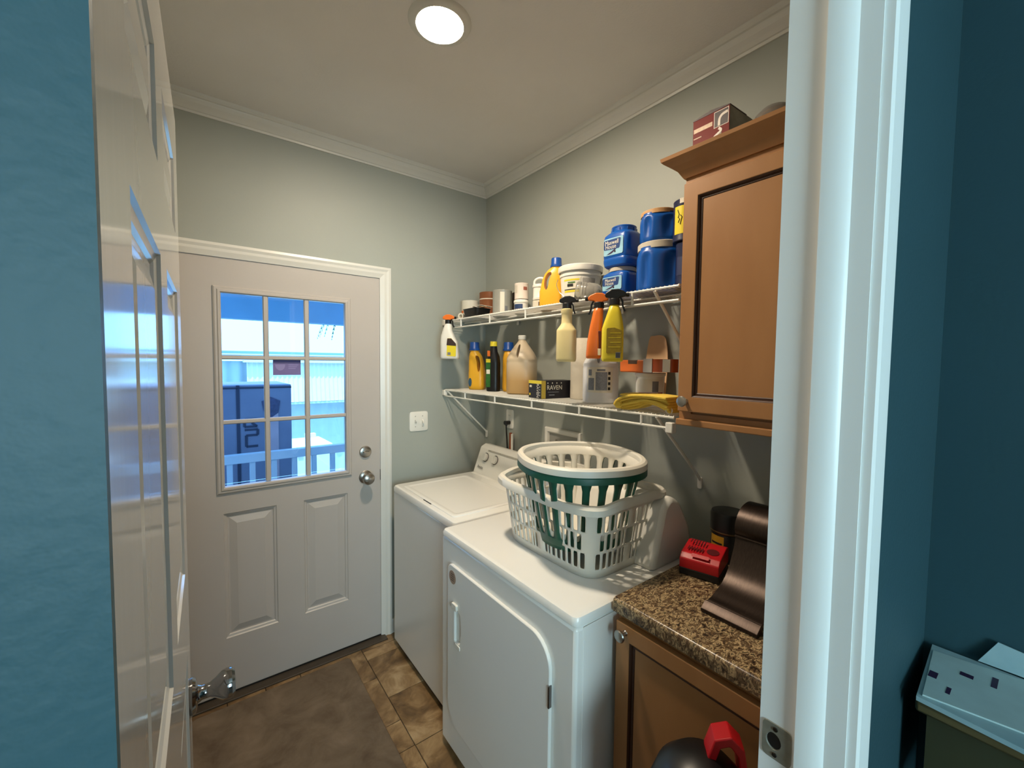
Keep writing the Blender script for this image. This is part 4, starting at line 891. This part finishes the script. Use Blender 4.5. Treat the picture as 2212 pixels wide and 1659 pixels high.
wl = obj('label', prism(rounded([(-.008, .018), (.046, .014), (.048, .085), (.02, .118), (-.004, .118)], .005), -.0335, -.031, 'y'), M_YEL2, wb_, smooth=False)
obj('label_top', prism([(-.008, .078), (.048, .074), (.047, .088), (.02, .117), (-.0035, .117)], -.0338, -.0335, 'y'), mat('dark_brown_print', (58, 40, 36), .5, var=.2), wl, smooth=False)
obj('barcode', B(-.002, .016, -.0338, -.0335, .022, .038), M_GREYINK, wl, smooth=False)
# ------------------------------------------------------------------ things on the counter
CZ = .9315
ch = thing('battery_charger', 'red and black power tool battery charger on the counter', 'charger', (-.330, -1.613, CZ), math.radians(-75.5))
obj('base', B(0, .116, 0, .13, 0, .024), M_BLACK, ch, bevel=.004)
hs_ = obj('housing', prism(rounded([(0, .022), (.13, .022), (.13, .07), (.10, .078), (.018, .066), (0, .052)], [.002, .002, .008, .01, .01, .008], 3), .001, .115, 'x'), M_RED, ch, bevel=.004)
for r_ in range(2):
    for k in range(6): obj('vent_slot', B(.016+.008*k, .0195+.008*k, .03+.036*r_, .052+.036*r_, .0, .0012), mat('dark_red', (88, 6, 14), .5), hs_, loc=(0, 0, .0684+.0053*r_), rot=(.14, 0, 0), smooth=False)
obj('battery_well', lathe([(0, 0), (.017, 0), (.018, .0008), (0, .0012)], 24, cap=False), MATS['dark_red'], hs_, loc=(.086, .052, .0715), rot=(.14, 0, 0))
obj('rating_plate', B(.035, .085, .004, .016, 0, .0006), mat('pink_red_print', (206, 60, 66), .5, var=.2), hs_, loc=(0, 0, .0605), rot=(.6, 0, 0), smooth=False)
bcn = thing('black_canister', 'black lidded canister with yellow label behind the red charger', 'canister', (-.105, -1.655, CZ), CAMR-.2)
obj('body', lathe([(.05, 0), (.053, .003), (.053, .09), (.05, .096)], 36), M_BLACK, bcn)
obj('lid', lathe([(.0535, .094), (.0555, .096), (.0555, .155), (.052, .163), (.045, .165), (0, .163)], 36, cap=False), M_BLACK, bcn)
obj('rim_line', lathe([(.0556, .098), (.0562, .0995), (.0562, .101), (.0556, .1025)], 36, cap=False), mat('dull_gold', (110, 92, 60), .4, .6), bcn)
cyl_label(.0536, .045, .088, F-1.2, F-.25, mat('amber_label', (196, 150, 40), .5, var=.25, scale=70), bcn)
cyl_label(.0541, .06, .066, F-1.1, F-.35, M_INK, bcn, 'print_line')
bz = thing('bronze_bracket', 'large curved oil rubbed bronze metal piece on the counter', 'metal bracket', (-.3, -1.825, CZ))
path = smooth_path([(-.158, .006), (-.140, .020), (-.122, .022), (-.10, .030), (-.065, .044), (-.034, .07), (-.010, .11), (.006, .150), (.008, .165), (.0, .19), (.012, .218), (.042, .240), (.09, .244), (.14, .22), (.17, .17), (.18, .09), (.18, .002)], 5)
obj('curved_sheet', ribbon(path, 0, .006, 'y', -.075, .060), M_BRONZE, bz, ang=.9)
obj('front_lip', prism(rounded([(-.172, .001), (-.150, .001), (-.138, .018), (-.15, .026), (-.172, .010)], .003, 3), -.077, .062, 'y'), M_BRONZE, bz)
obj('crease_bead', tube([(.0045, -.076, .163), (.0045, .061, .163)], .0035, 8), M_BRONZE, bz)
# papers against the backsplash behind the bronze piece
ptw = tag(obj('folded_towel', loft([(0, .03, .06, 5), (.06, .034, .062, 5), (.2, .034, .06, 5), (.245, .028, .055, 4)], 24), mat('grey_cloth', (150, 148, 140), .9, var=.2, scale=30)), 'pale folded cloth propped behind the bronze metal piece', 'cloth')
ptw.location = (-.06, -1.86, CZ)
# ------------------------------------------------------------------ on top of the wall cabinet
rb = thing('red_carton', 'red carton with a white swirl picture on top of the wall cabinet', 'carton', (-.203, -1.541, 2.2125), -PI/2-.04)
# local x -> world -y, local y -> world +x
crd = mat('red_print_carton', (118, 24, 18), .5, spec=.15, var=.2, scale=7); wht = mat('white_print', (216, 206, 196), .45, var=.1)
obj('carton', prism(rounded([(0, 0), (.12, 0), (.12, .171), (.06, .177), (0, .171)], 0), .0, .002, 'y'), crd, rb, smooth=False)
obj('carton_sides', B(.0, .12, .002, .145, 0, .170), mat('grey_print_carton', (150, 146, 132), .6, rgb2=(104, 102, 92), scale=14), rb, bevel=.001)
obj('top_flap', prism([(-.001, .168), (.121, .168), (.121, .171), (.06, .1785), (-.001, .171)], -.001, .1, 'y'), mat('dark_carton', (48, 20, 26), .5), rb, smooth=False)
obj('picture_panel', B(.073, .116, -.0006, 0, .118, .163), mat('dark_plum_print', (36, 16, 24), .5), rb, smooth=False)
obj('picture_border', rect_sweep(.071, .118, .116, .165, [(0, .0007), (.0018, .0007), (.0018, .0002), (0, .0002)], 0), wht, rb, smooth=False)
obj('tap_picture', ribbon(smooth_path([(.088, .119), (.089, .138), (.096, .148), (.106, .151), (.115, .152)], 4), 0, .008, 'y', -.001, -.0005), wht, rb)
sw_ = smooth_path([(.087, .112), (.095, .102), (.074, .09), (.072, .084), (.09, .082), (.088, .074), (.066, .062), (.064, .054), (.072, .052)], 4)
obj('swirl_picture', ribbon(sw_, 0, .0075, 'y', -.0010, -.0004), wht, rb)
obj('swirl_base', ribbon(smooth_path([(.06, .055), (.062, .044), (.07, .040), (.076, .044)], 4), 0, .005, 'y', -.0010, -.0004), wht, rb)
obj('ring_picture', tube([(.092+.010*math.cos(2*PI*k/16), -.0008, .052+.006*math.sin(2*PI*k/16)) for k in range(16)], .0014, 5, closed=True), wht, rb)
for z, a, b, h_ in ((.128, .003, .066, .013), (.109, .003, .03, .003), (.03, .005, .07, .004), (.012, .008, .05, .008)):
    obj('print_line', B(a, b, -.0008, -.0003, z, z+h_), mat('cream_print', (222, 190, 160), .5, var=.25, scale=120), rb, smooth=False)
gj = thing('glass_jar', 'clear glass jar with brass fitting on top of the wall cabinet', 'jar', (-.235, -1.80, 2.2130), 0)
obj('dome', lathe([(.05, 0), (.056, .012), (.057, .036), (.050, .062), (.034, .078), (.013, .085), (0, .086)], 36, cap=False), clear('jar_glass', (.97, .97, .94), .96, .05, .15, (.75, .73, .68)), gj)
obj('rim_bead', tube([(.056*math.cos(2*PI*k/32), .056*math.sin(2*PI*k/32), .036) for k in range(32)], .004, 8, closed=True), clear('jar_glass'), gj)
obj('brass_fitting', lathe([(.014, 0), (.018, .002), (.018, .03), (.014, .032)], 20), mat('brass', (206, 170, 88), .25, 1.), gj, loc=(.02, .07, 0))
obj('hose_end', tube(smooth_path([(0, .08, .012), (.01, .10, .02), (.04, .12, .012)], 4), .012, 10), clear('jar_glass'), gj)

# ------------------------------------------------------------------ floor: mat and vacuum
mt = tag(obj('floor_mat', prism(rounded([(-1.575, -1.45), (-.905, -1.45), (-.905, -.085), (-1.575, -.085)], .02), .0005, .008, 'z'), MATRUG, bevel=.003), 'worn taupe brown mat on the floor by the outside door', 'mat')
vc = thing('canister_vacuum', 'black vacuum with a red handle in front of the base cabinet', 'vacuum', (-.717, -1.908, 0), CAMR)
obj('tank', lathe([(.10, .03), (.112, .04), (.115, .40), (.118, .41), (.118, .43), (.114, .44)], 40), M_BLACK, vc)
obj('motor_dome', lathe([(.116, .44), (.118, .46), (.116, .62), (.108, .69), (.09, .74), (.06, .772), (.02, .785), (0, .786)], 40, cap=False), M_BLACK, vc)
obj('red_band', lathe([(.1185, .462), (.1215, .466), (.1215, .50), (.1185, .504)], 40, cap=False), M_RED, vc)
hd = rounded([(.052, .64), (.042, .785), (.054, .825), (.085, .838), (.110, .815), (.122, .74), (.122, .60), (.108, .60), (.107, .735), (.098, .80), (.083, .818), (.066, .81), (.058, .782), (.068, .64)], .004, 2)
obj('handle', prism([(x-.034, z) for x, z in hd], .0, .045, 'y'), M_RED, vc, bevel=.004)
obj('cord_hook', tube(smooth_path([(-.085, -.07, .66), (-.09, -.095, .71), (-.06, -.105, .725), (-.03, -.10, .71)], 5), .010, 10), mat('dull_red_plastic', (120, 30, 28), .4, var=.15), vc)
for k in range(4):
    a = PI/4+k*PI/2; obj('caster', lathe([(.0, -.012), (.014, -.012), (.016, -.008), (.016, .008), (.014, .012), (0, .012)], 16, cap=False), M_BLACK, vc, loc=(.09*math.cos(a), .09*math.sin(a), .0165), rot=(PI/2, 0, a))
    obj('caster_stem', tube([(.09*math.cos(a), .09*math.sin(a), .016), (.09*math.cos(a), .09*math.sin(a), .034)], .006, 8), M_BLACK, vc)

# ------------------------------------------------------------------ hall: narrow table with papers
M_OLIVE = mat('olive_brown_wood', (112, 98, 62), .45, rgb2=(86, 74, 44), scale=6, stretch=(1, 1, 6))
ht = thing('hall_table', 'narrow olive brown wooden hall table under the papers', 'table', (-.35, -2.6, 0))
obj('top', B(-.115, .110, -.4, .425, .942, .962), M_OLIVE, ht, bevel=.005)
obj('apron', B(-.10, .10, -.38, .41, .78, .942), mat('dark_olive_wood', (62, 62, 40), .5, var=.2), ht, smooth=False)
for sx in (-.09, .09):
    for sy in (-.37, .40): obj('leg', prism([(sx-.016, sy-.016), (sx+.016, sy-.016), (sx+.016, sy+.008), (sx-.016, sy+.008)], 0, .78, 'z'), MATS['dark_olive_wood'], ht, smooth=False)
M_PAPER = mat('mail_paper', (170, 196, 200), .7, rgb2=(140, 172, 180), scale=12)
def sheet(name, label, poly, z0, z1, m=M_PAPER):
    cx_ = sum(p[0] for p in poly)/len(poly); cy_ = sum(p[1] for p in poly)/len(poly)
    o = tag(obj(name, prism([(x-cx_, y-cy_) for x, y in poly], 0, z1-z0, 'z'), m, smooth=False), label, 'papers'); o.location = (cx_, cy_, z0); return o
sheet('mail_pile', 'bottom pile of pale mail on the hall table', [(-.445, -2.19), (-.262, -2.176), (-.262, -2.42), (-.475, -2.42)], .9625, .970)
sheet('magazine', 'pale magazine lying across the mail pile', [(-.478, -2.178), (-.252, -2.168), (-.25, -2.36), (-.49, -2.34)], .9705, .979)
tp_f = sheet('flyer', 'top flyer with dark marks on the hall table', [(-.47, -2.185), (-.285, -2.174), (-.262, -2.30), (-.44, -2.33)], .9795, .9825, mat('flyer_paper', (182, 206, 206), .65, var=.1, scale=20))
for x, y, a, b in ((-.02, .06, .012, .006), (.03, .02, .007, .009), (.045, -.015, .02, .004), (-.055, .035, .012, .003)):
    obj('dark_mark', B(x-a, x+a, y-b, y+b, .003, .0034), M_PURPLE, tp_f, smooth=False)
ev = tag(obj('envelope', prism([(-.11, 0), (.055, 0), (.03, .05), (-.11, .03)], -.0015, .0015, 'x'), M_PAPER, smooth=False), 'pale envelope standing on edge against the hall wall', 'envelope')
ev.location = (-.252, -2.29, .983); ev.rotation_euler = (0, .12, .05)

# ------------------------------------------------------------------ outside the door
GZ = -.55
gr = struct(obj('ground', B(-14, 14, .3, 26, GZ-.2, GZ), mat('dry_grass_gravel', (196, 190, 168), .95, rgb2=(120, 124, 100), scale=9, bump=.6, bscale=30), smooth=False), 'dry grass and gravel yard')
pf = struct(obj('porch_floor', B(-3.2, 2.2, .14, 1.30, -.16, -.04), mat('porch_boards', (150, 146, 140), .8, var=.2, scale=6), smooth=False), 'porch floor')
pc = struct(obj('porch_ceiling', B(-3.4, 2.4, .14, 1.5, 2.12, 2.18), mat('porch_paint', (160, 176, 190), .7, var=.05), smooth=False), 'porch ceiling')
struct(obj('porch_beam', boxes((-3.4, 2.4, 1.33, 1.45, 1.888, 2.12)), mat('blue_cast_beam', (120, 168, 200), .6, var=.08), smooth=False), 'porch beam with blue daylight in its colour')  # blue daylight cast is put into the beam colour
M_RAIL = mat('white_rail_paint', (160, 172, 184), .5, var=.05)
rr_ = thing('porch_railing', 'white painted wooden porch railing outside the door window', 'railing', (-.9, 1.2, -.04))
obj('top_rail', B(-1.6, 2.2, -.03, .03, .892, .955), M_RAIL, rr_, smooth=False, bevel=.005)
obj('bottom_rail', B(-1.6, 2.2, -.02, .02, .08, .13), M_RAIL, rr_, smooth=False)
bal = None
for k in range(27):
    x = -1.55+.137*k
    if bal is None: bal = obj('baluster', B(-.017, .017, -.017, .017, .13, .892), M_RAIL, rr_, smooth=False); o_ = bal
    else: o_ = link('baluster', bal.data, None, rr_)
    o_.location = (x, 0, 0)
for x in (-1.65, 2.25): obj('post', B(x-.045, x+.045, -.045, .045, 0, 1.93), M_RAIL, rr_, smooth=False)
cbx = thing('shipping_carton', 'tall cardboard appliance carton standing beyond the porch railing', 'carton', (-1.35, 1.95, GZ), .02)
M_CBX = mat('blue_cast_cardboard', (118, 120, 140), .8, rgb2=(104, 106, 128), scale=3)  # cardboard coloured with the blue daylight that falls on it
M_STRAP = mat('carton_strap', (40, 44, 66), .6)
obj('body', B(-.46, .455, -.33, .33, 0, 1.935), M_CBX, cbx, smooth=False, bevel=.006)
obj('strap', B(.062, .085, -.3345, -.33, 0, 1.935), M_STRAP, cbx, smooth=False)
obj('strap', B(-.46, .455, -.3350, -.33, .86, .885), M_STRAP, cbx, smooth=False)
obj('strap', B(-.46, .455, -.3345, -.33, 1.905, 1.92), M_STRAP, cbx, smooth=False)
obj('shipping_label', B(.262, .355, -.3340, -.33, 1.1, 1.74), mat('faded_label_print', (172, 150, 160), .7, var=.15, scale=12), cbx, smooth=False)
obj('warning_emblem', prism([(.235, 1.80), (.30, 1.835), (.37, 1.80), (.355, 1.70), (.30, 1.66), (.25, 1.72)], -.3350, -.33, 'y'), mat('emblem_ink', (70, 70, 100), .7, var=.4, scale=30), cbx, smooth=False)
# big outlined characters, printed sideways
def glyph(pts):
    for a, b in zip(pts, pts[1:]):
        d = Vector((b[0]-a[0], b[1]-a[1])); n_ = Vector((-d.y, d.x)).normalized()*.009
        obj('stencil_mark', prism([(a[0]+n_.x, a[1]+n_.y), (b[0]+n_.x, b[1]+n_.y), (b[0]-n_.x, b[1]-n_.y), (a[0]-n_.x, a[1]-n_.y)], -.3346, -.33, 'y'), M_STRAP, cbx, smooth=False)
glyph([(.20, 1.66), (.115, 1.66), (.115, 1.60), (.20, 1.60), (.165, 1.63)])
glyph([(.115, 1.575), (.205, 1.575), (.205, 1.53), (.125, 1.53), (.125, 1.44), (.205, 1.44)])
wc = thing('chest_freezer', 'white chest standing in the sunny yard beyond the railing', 'chest', (-.42, 3.85, GZ), .04)
obj('body', B(-.5, .3, -.32, .32, .02, .98), mat('white_chest', (222, 224, 224), .5, var=.04), wc, smooth=False, bevel=.01)
obj('lid', B(-.51, .31, -.335, .33, .98, 1.045), MATS['white_chest'], wc, bevel=.01)
obj('hinge_box', B(.12, .25, .25, .345, 1.045, 1.10), MATS['white_chest'], wc, smooth=False)
obj('dark_latch', B(-.12, -.06, -.345, -.33, .93, .97), M_BLACK, wc, smooth=False)
def corrugated(name, x0, x1, z0, z1, y0, y1, pitch, amp, m, parent=None):
    bm = bmesh.new(); n = int((x1-x0)/pitch*6); a = []; b = []
    for i in range(n+1):
        x = x0+(x1-x0)*i/n; d = amp*math.sin(2*PI*x/pitch); a.append(bm.verts.new((x, y0+d, z0))); b.append(bm.verts.new((x, y1+d, z1)))
    for i in range(n): bm.faces.new((a[i], a[i+1], b[i+1], b[i]))
    return obj(name, bm, m, parent)
M_SIDING = mat('pale_metal_siding', (186, 200, 206), .5, var=.06)
sh = thing('neighbour_trailer', 'pale corrugated metal trailer home across the yard', 'building', (0, 6.2, GZ))
corrugated('lower_siding', -9, 9, 0, 1.5, .12, .12, .22, .02, M_SIDING, sh)
corrugated('upper_siding', -9, 9, 1.5, 2.12, .12, .12, .22, .02, M_SIDING, sh)
corrugated('awning_skirt', -.85, 9, 1.40, 2.10, -.28, -.16, .075, .012, mat('cream_metal', (222, 224, 216), .5, var=.04), sh)
obj('awning_trim', B(-.9, 9, -.30, -.12, 2.10, 2.14), MATS['cream_metal'], sh, smooth=False)
obj('shadow_rail', B(-.85, 9, -.27, .1, 1.36, 1.395), M_SIDING, sh, smooth=False)
obj('roof_fascia', B(-9, 9, -.05, 3.5, 2.16, 2.23), M_SIDING, sh, smooth=False)
obj('gutter', B(-9, 9, -.14, -.05, 2.245, 2.29), mat('gutter_grey', (120, 150, 166), .5), sh, smooth=False)
tre = thing('palm_tree', 'palm with drooping fronds behind the trailer', 'tree', (2.05, 10.5, GZ))
obj('trunk', tube(smooth_path([(0, 0, 0), (.05, 0, 1.6), (.02, .05, 3.3)], 4), .1, 10), mat('palm_bark', (96, 84, 64), .9, var=.3), tre)
fr = random.Random(3)
for k in range(12):
    a = k*2*PI/12+.2; L_ = fr.uniform(.8, 1.1)
    pth = smooth_path([(.02, .05, 3.3), (.35*L_*math.cos(a), .05+.35*L_*math.sin(a), 3.5), (.75*L_*math.cos(a), .05+.75*L_*math.sin(a), 3.3), (L_*math.cos(a), .05+L_*math.sin(a), 2.8)], 5)
    bm = bmesh.new()
    for i in range(len(pth)-1):
        p, q = Vector(pth[i]), Vector(pth[i+1]); s_ = Vector((-math.sin(a), math.cos(a), -.5))*.12*(1-i/len(pth))
        s2 = Vector((math.sin(a), -math.cos(a), -.5))*.12*(1-i/len(pth))
        for ss in (s_, s2): bm.faces.new([bm.verts.new(v) for v in (p, q, q+ss)])
    obj('frond', bm, mat('palm_green', (70, 110, 96), .6, var=.3), tre, smooth=False)
